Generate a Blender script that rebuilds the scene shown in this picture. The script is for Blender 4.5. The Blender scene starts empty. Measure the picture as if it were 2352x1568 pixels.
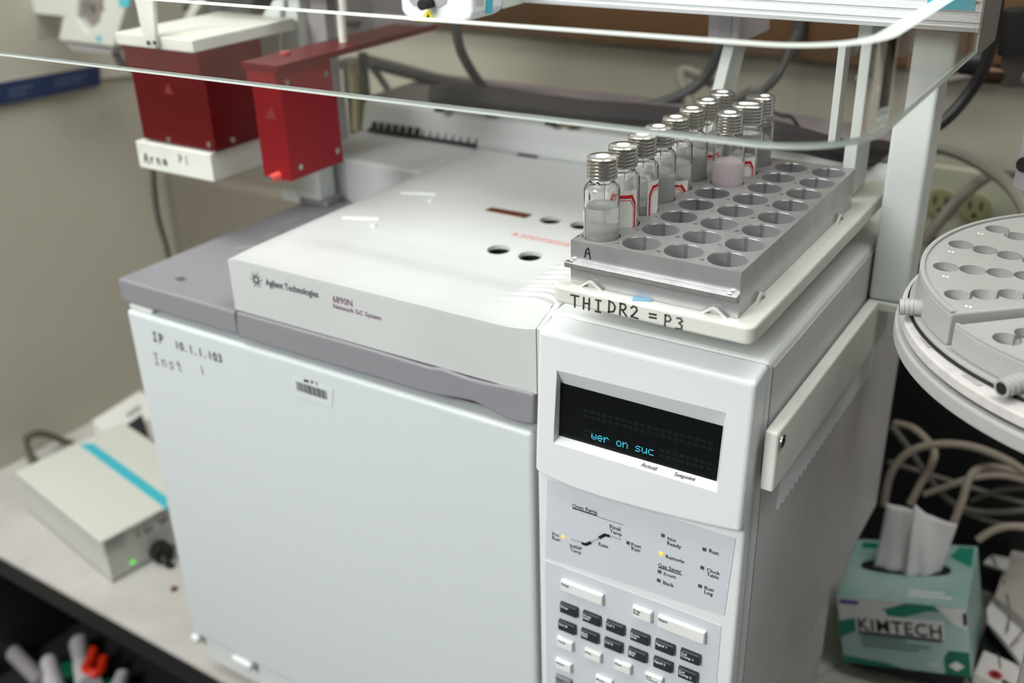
import bpy, bmesh, math, random
from mathutils import Vector as V, Matrix
random.seed(7)
S = bpy.context.scene
COL = S.collection
PI = math.pi

# ------------------------------------------------------------ camera
CP = V((.75, -.52, .80))
RX = V((0.8441832, 0.5354333, -0.0258042))      # picture right, in the room's axes
RY = V((0.2168915, -0.3851875, -0.8969887))     # picture down
RZ = V((-0.4902170, 0.7516261, -0.4412997))     # viewing direction
FPX = 2384.4
cam_data = bpy.data.cameras.new('camera')
cam = bpy.data.objects.new('camera', cam_data); COL.objects.link(cam)
cam.matrix_world = Matrix(((RX[0], -RY[0], -RZ[0], CP[0]), (RX[1], -RY[1], -RZ[1], CP[1]), (RX[2], -RY[2], -RZ[2], CP[2]), (0, 0, 0, 1)))
cam_data.sensor_width = 36.0
cam_data.lens = FPX / 2352 * 36
cam_data.clip_start = .01
cam_data.dof.use_dof = True
cam_data.dof.focus_distance = .635
cam_data.dof.aperture_fstop = 5.0
S.camera = cam

# ------------------------------------------------------------ world, light, exposure
w = bpy.data.worlds.new('world'); S.world = w; w.use_nodes = True
w.node_tree.nodes['Background'].inputs[0].default_value = (.8, .9, 1, 1)
w.node_tree.nodes['Background'].inputs[1].default_value = .25
S.view_settings.view_transform = 'Standard'
S.view_settings.look = 'None'
S.view_settings.exposure = 0.24
S.view_settings.gamma = 1.0
S.view_settings.use_curve_mapping = False
S.cycles.max_bounces = 14
S.cycles.transmission_bounces = 12
S.cycles.transparent_max_bounces = 16
S.cycles.glossy_bounces = 5
S.cycles.diffuse_bounces = 4
S.cycles.use_denoising = True
S.cycles.sample_clamp_indirect = 6
S.cycles.blur_glossy = .5
LIGHTS = []
def area(name, loc, size, sizey, power, col, target):
    d = bpy.data.lights.new(name, 'AREA'); d.shape = 'RECTANGLE'; d.size = size; d.size_y = sizey
    d.energy = power; d.color = col
    o = bpy.data.objects.new(name, d); COL.objects.link(o)
    o.location = loc
    o.rotation_euler = (V(target) - V(loc)).to_track_quat('-Z', 'Y').to_euler()
    return o
area('ceiling_and_fill_light', (-.10, -.35, 1.80), 1.3, .6, 15, (.985, 1, .985), (-.10, -.35, 0))
area('ceiling_and_fill_light', (1.75, -1.3, 1.80), .6, 1.3, 3, (.97, .99, 1), (.9, -.3, .2))  # fill added to lift the dark right side, no known fixture
area('ceiling_and_fill_light', (1.0, .12, 1.82), .6, .6, 8.5, (.99, 1, .99), (.95, .05, 0))  # added overhead to brighten the carousel and rail tops
area('ceiling_and_fill_light', (-.6, -1.7, 1.70), 1.6, .9, 112, (.985, 1, 1), (0, 0, .3))

# ------------------------------------------------------------ picture point -> place
def ray(px, py):
    return RX * ((px - 1176) / FPX) + RY * ((py - 784) / FPX) + RZ
def at(px, py, x=None, y=None, z=None, pl=None):
    r = ray(px, py)
    if pl: t = (pl[0] - CP).dot(pl[1]) / r.dot(pl[1])
    elif x is not None: t = (x - CP.x) / r.x
    elif y is not None: t = (y - CP.y) / r.y
    else: t = (z - CP.z) / r.z
    return CP + r * t

# ------------------------------------------------------------ materials
def lin(c):
    return tuple((v / 255 / 12.92 if v <= 10 else ((v / 255 + .055) / 1.055) ** 2.4) for v in c) + (1,)
MATS = {}
def mat(name, col, rough=.5, metal=0, noise=0, nscale=30, bump=0, bscale=200, emit=None, estr=0, spec=.5, coat=0, aniso=0, ncol=None, nlo=.45, nhi=.7):
    m = bpy.data.materials.new(name); m.use_nodes = True
    nt = m.node_tree; b = nt.nodes['Principled BSDF']
    b.inputs['Base Color'].default_value = lin(col)
    b.inputs['Roughness'].default_value = rough
    b.inputs['Metallic'].default_value = metal
    b.inputs['Specular IOR Level'].default_value = spec
    b.inputs['Coat Weight'].default_value = coat
    tc = nt.nodes.new('ShaderNodeTexCoord')
    if noise:
        n = nt.nodes.new('ShaderNodeTexNoise'); n.inputs['Scale'].default_value = nscale; n.inputs['Detail'].default_value = 6
        nt.links.new(tc.outputs['Object'], n.inputs['Vector'])
        r = nt.nodes.new('ShaderNodeValToRGB')
        r.color_ramp.elements[0].position = nlo; r.color_ramp.elements[1].position = nhi
        r.color_ramp.elements[0].color = lin(col)
        c2 = ncol or tuple(max(0, v * (1 - noise)) for v in col)
        r.color_ramp.elements[1].color = lin(c2)
        nt.links.new(n.outputs['Fac'], r.inputs['Fac']); nt.links.new(r.outputs['Color'], b.inputs['Base Color'])
    if bump:
        n = nt.nodes.new('ShaderNodeTexNoise'); n.inputs['Scale'].default_value = bscale; n.inputs['Detail'].default_value = 3
        nt.links.new(tc.outputs['Object'], n.inputs['Vector'])
        bp = nt.nodes.new('ShaderNodeBump'); bp.inputs['Strength'].default_value = bump; bp.inputs['Distance'].default_value = .001
        nt.links.new(n.outputs['Fac'], bp.inputs['Height']); nt.links.new(bp.outputs['Normal'], b.inputs['Normal'])
    if emit:
        b.inputs['Emission Color'].default_value = lin(emit); b.inputs['Emission Strength'].default_value = estr
    m.diffuse_color = lin(col)
    MATS[name] = m
    return m
def glass(name, ior=1.49, rough=0, col=(255, 255, 255)):
    m = bpy.data.materials.new(name); m.use_nodes = True; nt = m.node_tree
    b = nt.nodes['Principled BSDF']
    b.inputs['Base Color'].default_value = lin(col); b.inputs['Transmission Weight'].default_value = 1
    b.inputs['Roughness'].default_value = rough; b.inputs['IOR'].default_value = ior
    return m
M_white = mat('white_painted_metal', (222, 225, 224), .38, bump=.05, bscale=900)
M_door = mat('cool_white_paint', (206, 213, 215), .4, bump=.05, bscale=900)
M_lid = mat('white_plastic', (200, 203, 202), .35, noise=.03, nscale=6)
M_panel = mat('bright_white_plastic', (224, 228, 229), .35)
M_side = mat('grey_side_paint', (204, 202, 203), .45, noise=.05, nscale=12)
M_gray = mat('grey_textured_plastic', (137, 136, 142), .42, bump=.12, bscale=1500)
M_overlay = mat('pale_blue_grey_overlay', (203, 208, 215), .45)
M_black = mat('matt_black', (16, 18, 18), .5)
M_dark = mat('dark_interior', (20, 20, 20), .8)
M_ink = mat('black_ink', (28, 28, 32), .5)
M_inkgray = mat('faded_ink', (85, 82, 88), .6)
M_fade = mat('half_faded_ink', (66, 56, 56), .6)
M_purple = mat('purple_ink', (110, 52, 96), .5)
M_navy = mat('dark_green_grey_ink', (62, 72, 76), .5)
M_key = mat('charcoal_key', (40, 43, 50), .35)
M_keyw = mat('white_key', (228, 230, 228), .35)
M_keyg = mat('grey_purple_key', (128, 122, 134), .4)
M_glyph = mat('cyan_display_dot', (60, 190, 225), .5, emit=(80, 205, 235), estr=.9)
M_cell = mat('unlit_display_cell', (12, 18, 19), .3)
M_screen = mat('black_display_glass', (9, 13, 14), .25, spec=.3)
M_amber = mat('amber_led', (240, 180, 60), .5, emit=(250, 180, 50), estr=.8)
M_ledoff = mat('unlit_led', (78, 80, 86), .4)
M_alu = mat('brushed_aluminium', (190, 190, 192), .34, metal=.68, noise=.05, nscale=60, bump=.05, bscale=600)
M_alu2 = mat('bored_aluminium', (180, 180, 182), .28, metal=.62)
M_alu3 = mat('well_seam', (138, 138, 141), .3, metal=.5)
M_alut = mat('worn_rack_top', (164, 164, 163), .38, metal=.6, noise=.08, nscale=120)
M_tray = mat('off_white_plastic', (222, 224, 216), .42, noise=.04, nscale=25)
M_cap = mat('nickel_cap', (206, 204, 198), .2, metal=.95)
M_sept = mat('white_septum', (236, 238, 238), .6)
M_label = mat('white_label', (238, 236, 232), .6)
M_redp = mat('red_print', (200, 28, 28), .5)
M_anod = mat('red_anodised_metal', (108, 14, 20), .38, metal=.4, spec=.35)
M_wall = mat('beige_wall_paint', (184, 180, 165), .8, bump=.1, bscale=150, noise=.03, nscale=3)
M_wood = mat('brown_wood', (80, 54, 24), .5, noise=.4, nscale=5)
M_bench = mat('pale_laminate', (190, 187, 182), .4, noise=.06, nscale=14)
M_bedge = mat('black_bench_edge', (34, 34, 35), .5)
M_cable = mat('dark_grey_cable', (62, 62, 62), .55)
M_cableb = mat('black_cable', (20, 20, 20), .5)
M_cablel = mat('grey_beige_cable', (164, 152, 138), .55)
M_cableg = mat('mid_grey_cable', (118, 114, 104), .55)
M_lgray = mat('light_grey_plastic', (164, 163, 161), .5, noise=.10, nscale=230, ncol=(176, 170, 164), nlo=.58, nhi=.78)
M_mgray = mat('mid_grey_plastic', (160, 156, 158), .5)
M_post = mat('light_grey_coated_post', (214, 220, 216), .4)
M_postd = mat('grey_coated_metal', (168, 163, 166), .45)
M_cyan = mat('cyan_stripe', (62, 178, 196), .5)
M_box = mat('grey_white_case', (204, 207, 198), .5)
M_boxs = mat('light_grey_case', (188, 190, 184), .5)
M_blue = mat('dark_blue_print', (30, 48, 84), .6)
M_screw = mat('screw_steel', (190, 185, 180), .3, metal=1)
M_tissue = mat('tissue_paper', (222, 220, 220), .9, bump=.2, bscale=80)
M_paper = mat('white_paper', (214, 210, 206), .7)
M_green = mat('dark_green_plastic', (10, 92, 62), .4)
M_orange = mat('orange_red_plastic', (226, 50, 20), .4)
M_wplast = mat('white_plastic_small', (206, 204, 206), .4)
M_tape = mat('blue_tape', (120, 180, 214), .5)
M_yellow = mat('yellow_warning', (222, 208, 40), .5)
M_outlet = mat('outlet_ivory', (172, 172, 150), .5)
M_goldl = mat('dark_red_label', (88, 34, 26), .5)
M_gold = mat('olive_gold_edge', (120, 100, 50), .5)
M_redtxt = mat('pale_red_print', (222, 130, 120), .5)
M_greenled = mat('green_led', (110, 220, 90), .5, emit=(110, 220, 90), estr=.5)
M_frost = mat('frosted_acrylic_edge', (204, 212, 207), .35)
M_glassv = glass('vial_glass', 1.50)
M_liq = glass('clear_liquid', 1.34, .08, (250, 252, 250))
M_liq.node_tree.nodes['Principled BSDF'].inputs['Transmission Weight'].default_value = .55
M_liqp = glass('pink_liquid', 1.34, .3, (248, 234, 238))
M_liqp.node_tree.nodes['Principled BSDF'].inputs['Transmission Weight'].default_value = .12
M_acr = glass('clear_acrylic', 1.49, 0, (252, 252, 250))
M_tube = mat('dark_insulated_hose', (44, 40, 42), .75, bump=.3, bscale=60)

# ------------------------------------------------------------ mesh builder
class MB:
    def __init__(s): s.v = []; s.f = []; s.mi = []; s.cur = 0; s.sm = []
    def add(s, vs, fs, smooth=False):
        o = len(s.v); s.v += [tuple(v) for v in vs]
        for f in fs: s.f.append([i + o for i in f]); s.mi.append(s.cur); s.sm.append(smooth)
        return s
    def box(s, x0, x1, y0, y1, z0, z1):
        return s.add([(x, y, z) for x in (x0, x1) for y in (y0, y1) for z in (z0, z1)],
                     [(0, 1, 3, 2), (4, 6, 7, 5), (0, 4, 5, 1), (2, 3, 7, 6), (0, 2, 6, 4), (1, 5, 7, 3)])
    def hexa(s, p):   # 8 points: bottom 4 ccw, top 4 ccw
        return s.add(p, [(3, 2, 1, 0), (4, 5, 6, 7), (0, 1, 5, 4), (1, 2, 6, 5), (2, 3, 7, 6), (3, 0, 4, 7)])
    def slab(s, pts, n, t):    # polygon extruded along n by t
        n = V(n).normalized() * t; k = len(pts)
        a = [V(p) for p in pts]; b = [p + n for p in a]
        return s.add(a + b, [tuple(range(k))[::-1], tuple(range(k, 2 * k))] + [(i, (i + 1) % k, (i + 1) % k + k, i + k) for i in range(k)])
    def lathe(s, prof, c=(0, 0, 0), n=32, smooth=True, a0=0, a1=2 * PI, axis='z'):
        c = V(c); full = abs(a1 - a0 - 2 * PI) < 1e-6; m = n if full else n + 1
        vs = []
        for r, h in prof:
            for i in range(m):
                a = a0 + (a1 - a0) * i / n
                p = V((r * math.cos(a), r * math.sin(a), h))
                if axis == 'y': p = V((p.x, h, p.y)) ; p = V((p.x, h, -r * math.sin(a)))
                if axis == 'x': p = V((h, r * math.cos(a), r * math.sin(a)))
                vs.append(c + p)
        fs = []
        for j in range(len(prof) - 1):
            for i in range(n if full else n):
                a = j * m + i; b = j * m + (i + 1) % m
                fs.append((a, b, b + m, a + m))
        s.add(vs, fs, smooth)
        return s
    def disc(s, c, r, n=24, nrm=(0, 0, 1)):
        q = V(nrm).to_track_quat('Z', 'Y'); c = V(c)
        return s.add([c + q @ V((r * math.cos(2 * PI * i / n), r * math.sin(2 * PI * i / n), 0)) for i in range(n)], [tuple(range(n))])
    def cyl(s, a, b, r, n=16, r2=None):
        a, b = V(a), V(b); r2 = r if r2 is None else r2
        q = (b - a).to_track_quat('Z', 'Y'); vs = []
        for c, rr in ((a, r), (b, r2)):
            vs += [c + q @ V((rr * math.cos(2 * PI * i / n), rr * math.sin(2 * PI * i / n), 0)) for i in range(n)]
        o = len(s.v)
        s.add(vs, [(i, (i + 1) % n, (i + 1) % n + n, i + n) for i in range(n)], True)
        s.add(vs[:n], [tuple(range(n))[::-1]]); s.add(vs[n:], [tuple(range(n))])
        return s
    def tube(s, pts, r, n=8, sub=8):
        P = [V(p) for p in pts]
        if len(P) > 2:
            Q = []
            for i in range(len(P) - 1):
                p0 = P[max(i - 1, 0)]; p1 = P[i]; p2 = P[i + 1]; p3 = P[min(i + 2, len(P) - 1)]
                for k in range(sub):
                    t = k / sub
                    Q.append(.5 * ((2 * p1) + (p2 - p0) * t + (2 * p0 - 5 * p1 + 4 * p2 - p3) * t * t + (3 * p1 - p0 - 3 * p2 + p3) * t ** 3))
            Q.append(P[-1]); P = Q
        vs = []; up = V((0, 0, 1)); last = None
        for i, p in enumerate(P):
            d = (P[min(i + 1, len(P) - 1)] - P[max(i - 1, 0)]).normalized()
            if last is None:
                a = d.orthogonal().normalized()
            else:
                a = (last - d * last.dot(d)).normalized()
            last = a; b = d.cross(a)
            vs += [p + (a * math.cos(2 * PI * k / n) + b * math.sin(2 * PI * k / n)) * r for k in range(n)]
        m = len(P)
        s.add(vs, [(i * n + k, i * n + (k + 1) % n, (i + 1) * n + (k + 1) % n, (i + 1) * n + k) for i in range(m - 1) for k in range(n)], True)
        s.add(vs[:n], [tuple(range(n))[::-1]]); s.add(vs[-n:], [tuple(range(n))])
        return s
    def obj(s, name, mats, parent=None, bevel=0, seg=2, local=False, fix=True):
        me = bpy.data.meshes.new(name); me.from_pydata(s.v, [], s.f)
        for m in (mats if isinstance(mats, (list, tuple)) else [mats]): me.materials.append(m)
        for p, i, sm in zip(me.polygons, s.mi, s.sm): p.material_index = i; p.use_smooth = sm
        if fix:
            bm = bmesh.new(); bm.from_mesh(me); bmesh.ops.remove_doubles(bm, verts=bm.verts, dist=1e-6)
            bmesh.ops.recalc_face_normals(bm, faces=bm.faces); bm.to_mesh(me); bm.free()
        if any(s.sm): me.set_sharp_from_angle(angle=math.radians(38))
        o = bpy.data.objects.new(name, me); COL.objects.link(o)
        if parent is not None: attach(o, parent, local)
        if bevel:
            b = o.modifiers.new('bevel', 'BEVEL'); b.width = bevel; b.segments = seg; b.limit_method = 'ANGLE'; b.angle_limit = math.radians(40)
            b.harden_normals = False
        return o
def attach(o, parent, local=False):
    o.parent = parent
    if not local and parent.type == 'EMPTY':
        o.matrix_parent_inverse = Matrix.Translation(-parent.location)
def thing(name, label, cat, loc=(0, 0, 0), group=None, rot=None):
    o = bpy.data.objects.new(name, None); COL.objects.link(o); o.location = loc
    o.empty_display_size = .02
    if rot: o.rotation_euler = rot
    o['label'] = label; o['category'] = cat
    if group: o['group'] = group
    return o
def tag(o, label, cat, group=None):
    o['label'] = label; o['category'] = cat
    if group: o['group'] = group
    return o
def struct(name, mb, m, **k):
    o = mb.obj(name, m, **k); o['kind'] = 'structure'; return o
def boolean(o, cut, us=False):
    c = cut.obj('cutter', M_dark)
    b = o.modifiers.new('cut', 'BOOLEAN'); b.operation = 'DIFFERENCE'; b.solver = 'EXACT'; b.object = c; b.use_self = us
    bpy.context.view_layer.update()
    dg = bpy.context.evaluated_depsgraph_get()
    me = bpy.data.meshes.new_from_object(o.evaluated_get(dg))
    o.modifiers.clear(); o.data = me
    bpy.data.objects.remove(c)
    return o
FONT = None
def text(body, A, B=None, n=(0, -1, 0), m=None, parent=None, name='lettering', size=None, xdir=None, bold=0, depth=.00012, sy=1, lift=.00015, local=False, space=1, spacing=.9):
    cu = bpy.data.curves.new(name, 'FONT'); cu.body = body; cu.size = 1; cu.extrude = 0; cu.offset = bold
    cu.resolution_u = 2; cu.space_line = spacing; cu.space_character = space
    to = bpy.data.objects.new('t', cu)
    COL.objects.link(to)
    bpy.context.view_layer.update()
    dg = bpy.context.evaluated_depsgraph_get()
    me = bpy.data.meshes.new_from_object(to.evaluated_get(dg))
    bpy.data.objects.remove(to); bpy.data.curves.remove(cu)
    xs = [v.co.x for v in me.vertices]
    if not xs: return None
    A = V(A); n = V(n).normalized()
    if B is not None:
        B = V(B); X = (B - A); L = X.length; X.normalize(); sc = L / (max(xs) - min(xs)); x0 = min(xs)
    else:
        X = V(xdir or (1, 0, 0)).normalized(); sc = size; x0 = 0
    X = (X - n * X.dot(n)).normalized(); Y = n.cross(X)
    for v in me.vertices:
        v.co = A + X * ((v.co.x - x0) * sc) + Y * (v.co.y * sc * sy) + n * lift
    me.name = name
    me.materials.clear(); me.materials.append(m or M_ink)
    o = bpy.data.objects.new(name, me); COL.objects.link(o)
    if parent is not None: attach(o, parent, local)
    return o
# marker writing as flat strokes on a plane; letters in a unit box
STK = {
 'T': [[(0, 1), (.7, 1)], [(.36, 1), (.33, 0)]], 'H': [[(.1, 1), (.05, 0)], [(.6, 1), (.55, 0)], [(.08, .5), (.6, .55)]],
 'I': [[(.1, 1), (.55, 1)], [(.33, 1), (.3, 0)], [(.05, 0), (.5, 0)]],
 'D': [[(.1, 1), (.05, 0)], [(.05, 1), (.45, .9), (.65, .55), (.5, .15), (.02, 0)]],
 'R': [[(.1, 1), (.05, 0)], [(.08, 1), (.5, 1), (.6, .75), (.45, .5), (.1, .45)], [(.25, .45), (.65, 0)]],
 '2': [[(.05, .8), (.25, 1), (.5, .95), (.58, .7), (.3, .3), (.05, .05), (.65, 0)]],
 '=': [[(.05, .65), (.6, .65)], [(.05, .35), (.6, .35)]],
 'P': [[(.1, 1), (.08, 0)], [(.08, 1), (.45, 1), (.6, .75), (.45, .5), (.1, .45)]],
 '3': [[(.1, .95), (.45, 1), (.58, .78), (.3, .55), (.58, .35), (.5, .05), (.05, .02)]],
 'A': [[(.02, 0), (.15, .7), (.4, 1), (.5, .6), (.62, -.1)], [(.1, .42), (.55, .42)]],
 '1': [[(.3, 1), (.3, 0)]], '0': [[(.3, 1), (.05, .6), (.15, .05), (.45, 0), (.6, .5), (.45, .95), (.3, 1)]],
 '.': [[(.2, .02), (.28, .05)]], 'n': [[(.1, .6), (.1, 0)], [(.1, .45), (.35, .6), (.5, .4), (.5, 0)]],
 's': [[(.5, .55), (.2, .6), (.15, .4), (.45, .2), (.4, 0), (.05, .02)]], 't': [[(.3, .9), (.28, .1), (.5, 0)], [(.05, .6), (.55, .6)]],
 'r': [[(.15, .6), (.12, 0)], [(.13, .4), (.45, .6)]], 'o': [[(.3, .6), (.05, .35), (.2, 0), (.5, .1), (.5, .45), (.3, .6)]],
 'a': [[(.5, .6), (.15, .5), (.1, .1), (.4, .05), (.5, .6), (.55, 0)]], ' ': [],
}
def scrawl(body, A, B, h, n, m, parent, wid=.0006, name='handwriting', lift=.00012, local=False):
    A = V(A); B = V(B); n = V(n).normalized(); X = (B - A).normalized(); Y = n.cross(X); L = (B - A).length
    step = L / max(1, len(body)); mb = MB(); cw = min(step / .8, h * 1.0)
    for i, ch in enumerate(body):
        for st in STK.get(ch, []):
            pts = [A + X * (i * step + u * cw) + Y * (vv * h) + n * lift for u, vv in st]
            for p, q in zip(pts, pts[1:]):
                d = (q - p).normalized() if (q - p).length > 1e-9 else X
                s_ = n.cross(d) * wid * .5
                mb.add([p - s_, p + s_, q + s_, q - s_], [(3, 2, 1, 0)])
                mb.add([p + (X * math.cos(a) + Y * math.sin(a)) * wid * .5 + n * 1e-5 for a in [k * PI / 4 for k in range(8)]], [tuple(range(8))])
            q = pts[-1]
            mb.add([q + (X * math.cos(a) + Y * math.sin(a)) * wid * .55 + n * 1e-5 for a in [k * PI / 4 for k in range(8)]], [tuple(range(8))])
    return mb.obj(name, m, parent, local=local, fix=False)

# ============================================================ the room
WL, WB, FL, CE = -.555, .70, -.90, 1.85
struct('floor', MB().box(-3, 3, -3.2, WB + .1, FL - .05, FL), mat('grey_floor', (126, 128, 130), .6, noise=.1, nscale=6))
struct('ceiling', MB().box(-3, 3, -3.2, WB + .1, CE, CE + .05), mat('white_ceiling', (225, 224, 216), .8, noise=.03, nscale=20))
struct('wall_back', MB().box(WL - .1, 3, WB, WB + .1, FL, CE), mat('beige_wall_shaded_back', (166, 161, 147), .8, bump=.1, bscale=150, noise=.04, nscale=3))  # same beige as the left wall, darkened for the shade on this wall
struct('wall_left', MB().box(WL - .1, WL, -3.2, WB, FL, CE), M_wall)
M_wall2 = mat('cool_white_wall', (205, 208, 212), .8, noise=.03, nscale=3)
struct('wall_right', MB().box(2.6, 2.7, -3.2, WB, FL, CE), mat('dim_grey_wall', (120, 120, 122), .8, noise=.03, nscale=3))
struct('wall_front', MB().box(-.65, 2.6, -3.2, -3.1, FL, CE), M_wall2)
# brown wooden rail board along the back wall
wb = thing('wooden_board', 'long brown wooden board fixed along the beige wall behind the instruments', 'board', (0, WB - .01, .555))
MB().box(WL + .001, 2.4, WB - .022, WB - .0005, .555, .95).obj('plank', M_wood, wb, bevel=.003)

# bench with a black front edge
bn = thing('lab_bench', 'pale laminate lab bench with black front edge under the large white instrument', 'bench', (0, 0, -.04))
e0, e1 = V((-.554, .016, 0)), V((2.3, -.035, 0))
MB().slab([e0, e1, (2.3, WB - .001, 0), (WL + .001, WB - .001, 0)], (0, 0, -1), .006).obj('laminate_top', M_bench, bn)
MB().slab([e0 + V((0, .002, -.0062)), e1 + V((0, .002, -.0062)), (2.3, WB - .001, -.0062), (WL + .001, WB - .001, -.0062)], (0, 0, -1), .034).obj('black_edge', M_bedge, bn)
MB().box(-.5, 2.2, .40, .68, FL, -.041).obj('cabinet', M_bedge, bn)
MB().box(WL + .002, WL + .02, -.02, .68, FL + .001, -.041).obj('end_panel', M_bedge, bn)

# ============================================================ gas chromatograph
gc = thing('gas_chromatograph', 'large white gas chromatograph with grey top trim, display and keypad', 'instrument', (.29, .2, .0))
T = .457
body = MB()
body.box(.004, .436, .030, .385, .018, .436)
body.obj('cabinet_body', M_white, gc, bevel=.002)
col = MB(); col.box(.4365, .5845, .006, .385, .190, .520); MB().box(.4365, .5845, .006, .236, .018, .1898).obj('lower_housing', M_side, gc)
cc = col.obj('right_housing', [M_white], gc, bevel=.004, seg=3)
# the right side panel, greyer
sp = MB(); sp.box(.5845, .5855, .012, .383, .192, .5150); MB().box(.5845, .5855, .012, .234, .03, .1915).obj('lower_side_panel', M_side, gc)
spo = sp.obj('side_panel', M_side, gc, bevel=.0004)
vm = MB()
for i in range(24):
    y = .051 + i * .0093
for i in range(24):
    y = .051 + i * .0093
    MB().hexa([(.5852, y - .0075, .394), (.5872, y - .0050, .394), (.5872, y - .0042, .394), (.5852, y - .0035, .394), (.5852, y - .001, .420), (.5872, y + .0018, .420), (.5872, y + .003, .420), (.5852, y + .003, .420)]).obj('vent_louver', M_white, gc)
for i in range(5):
    y = .185 + i * .0098
    MB().hexa([(.5852, y - .001, .125), (.5875, y + .0018, .125), (.5875, y + .003, .125), (.5852, y + .003, .125), (.5852, y - .001, .178), (.5875, y + .0018, .178), (.5875, y + .003, .178), (.5852, y + .003, .178)]).obj('vent_louver', M_side, gc)
MB().box(.146, .43, .018, .0295, .435, .4565).obj('latch_recess', M_dark, gc)
MB().box(.02, .42, .024, .0305, .06, .434).obj('door_gap_shade', M_dark, gc)  # dark sheet painted for the shade in the gap round the door
# grey top deck and its front trim
MB().box(.0, .1435, .0, .36, .4355, T).obj('top_trim', M_gray, gc, bevel=.0022, seg=3)
MB().box(.1436, .436, .03, .37, .4355, .4570).obj('deck', M_gray, gc)
for px, py in ((414, 643),):
    p = at(px, py, z=T); MB().cyl(p, p + V((0, 0, .0015)), .004, 16).obj('screw', M_screw, gc)
for (a, b) in (((540, 575), (585, 568)), ((610, 545), (640, 540)), ((655, 517), (690, 507))):
    p, q = at(*a, z=T), at(*b, z=T)
    MB().slab([p, q, q + V((-.003, .003, 0)), p + V((-.003, .003, 0))], (0, 0, 1), .0012).obj('clip_slot', M_mgray, gc)
# latch handle: wavy lower edge, finger dip on top
low = [at(x, y, y=-.002) for x, y in ((541, 772), (700, 820), (850, 864), (960, 897), (1000, 908), (1045, 914), (1085, 922), (1115, 936), (1145, 954), (1170, 966), (1224, 976))]
up = [at(x, y, y=-.002) for x, y in ((1226, 905), (1160, 888), (1120, 881), (1080, 871), (1045, 859), (1015, 847), (985, 844), (850, 803), (541, 716))]
hp = [V((max(.1452, min(p.x, .4285)), -.002, p.z)) for p in low + up]
MB().slab(hp, (0, 1, 0), .028).obj('latch_handle', M_gray, gc, bevel=.0018, seg=3)
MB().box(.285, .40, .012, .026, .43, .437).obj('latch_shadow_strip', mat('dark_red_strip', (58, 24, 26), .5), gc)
# oven door
door = MB().box(.0035, .4255, -.001, .0225, .058, .4285).obj('oven_door', M_door, gc, bevel=.004, seg=4)
MB().box(.004, .034, .003, .016, .4285, .4325).obj('hinge_plate', M_white, gc, bevel=.0015)
# foot strip with a slotted plinth under the door
MB().box(.006, .58, .006, .03, .020, .056).obj('plinth', M_white, gc, bevel=.003)
for x0, x1 in ((.0, .012), (.060, .088), (.165, .19)):
    MB().box(x0 + .001, x1, -.004, .008, .046, .056).obj('plinth_tab', M_white, gc, bevel=.003)
for x in (.04, .54):
    for y in (.05, .21):
        MB().cyl((x, y, .0), (x, y, .02), .014, 20).obj('foot', M_dark, gc)

def sm(e0, e1, x):
    t = max(0, min(1, (x - e0) / (e1 - e0))); return t * t * (3 - 2 * t)
# lid
LX0, LX1, LY0, LY1 = .1455, .4295, .0, .347
def lidz(x, y):
    z = .5045 - .0018 * (1 - sm(0, .012, x - LX0)) 
    z += .0010 * sm(0, .03, y) - .0022 * sm(.045, .075, y) * (1 - sm(.09, .13, y) * .6) * sm(.0, .05, x - LX0) 
    r = sm(.372, .398, x) * sm(.022, .05, y)
    z += .0105 * sm(.374, .43, x) * sm(.0, .045, y)
    ph = (y - .034) / .0100
    if 0 < ph < 9:
        f = ph - math.floor(ph)
        c = y
        z += .0015 * sm(.376, .392, x) * (sm(0, .22, f) * (1 - sm(.25, 1.0, f))) * (1 - sm(8, 9, ph))
    return z
XS = [LX0 + (.37 - LX0) * i / 50 for i in range(50)] + [.37 + (LX1 - .37) * i / 60 for i in range(61)]
YS = [.16 * i / 200 for i in range(200)] + [.16 + (LY1 - .16) * i / 60 for i in range(61)]
nx, ny = len(XS) - 1, len(YS) - 1
vs = []; fs = []
for j in range(ny + 1):
    for i in range(nx + 1):
        x = XS[i]; y = YS[j]
        # arcs: the ribs curve back towards the right
        yy = y + (max(0, x - .380) ** 2) * 6.5
        vs.append((x, y, lidz(x, yy)))
W_ = nx + 1
for j in range(ny):
    for i in range(nx):
        a = j * W_ + i; fs.append((a, a + 1, a + 1 + W_, a + W_))
base = len(vs)
per = [i for i in range(nx + 1)] + [j * W_ + nx for j in range(1, ny + 1)] + [ny * W_ + i for i in range(nx - 1, -1, -1)] + [j * W_ for j in range(ny - 1, 0, -1)]
for k in per: vs.append((vs[k][0], vs[k][1], .4595))
n_ = len(per)
for k in range(n_): fs.append((per[k], base + k, base + (k + 1) % n_, per[(k + 1) % n_]))
fs.append(tuple(base + k for k in range(n_)))
lb = MB().add(vs, fs)
lid = lb.obj('lid', M_lid, gc)
cut = MB()
HO = [(1146, 579), (1218, 594), (1265, 512), (1335, 524)]
for px, py in HO:
    p = at(px, py, z=.502); cut.cyl((p.x, p.y, .48), (p.x, p.y, .52), .0094, 32)
boolean(lid, cut)
for p in lid.data.polygons: p.use_smooth = abs(p.normal.z) > .6
bv = lid.modifiers.new('bevel', 'BEVEL'); bv.width = .0012; bv.segments = 2; bv.limit_method = 'ANGLE'; bv.angle_limit = math.radians(50)
for px, py in HO:
    p = at(px, py, z=.502)
    MB().disc((p.x, p.y, .4805), .0092, 24).obj('injection_port', M_black, gc)
    MB().lathe([(.0092, .4806), (.0092, .5013)], (p.x, p.y, 0), 24).obj('port_wall', M_black, gc)
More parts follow.
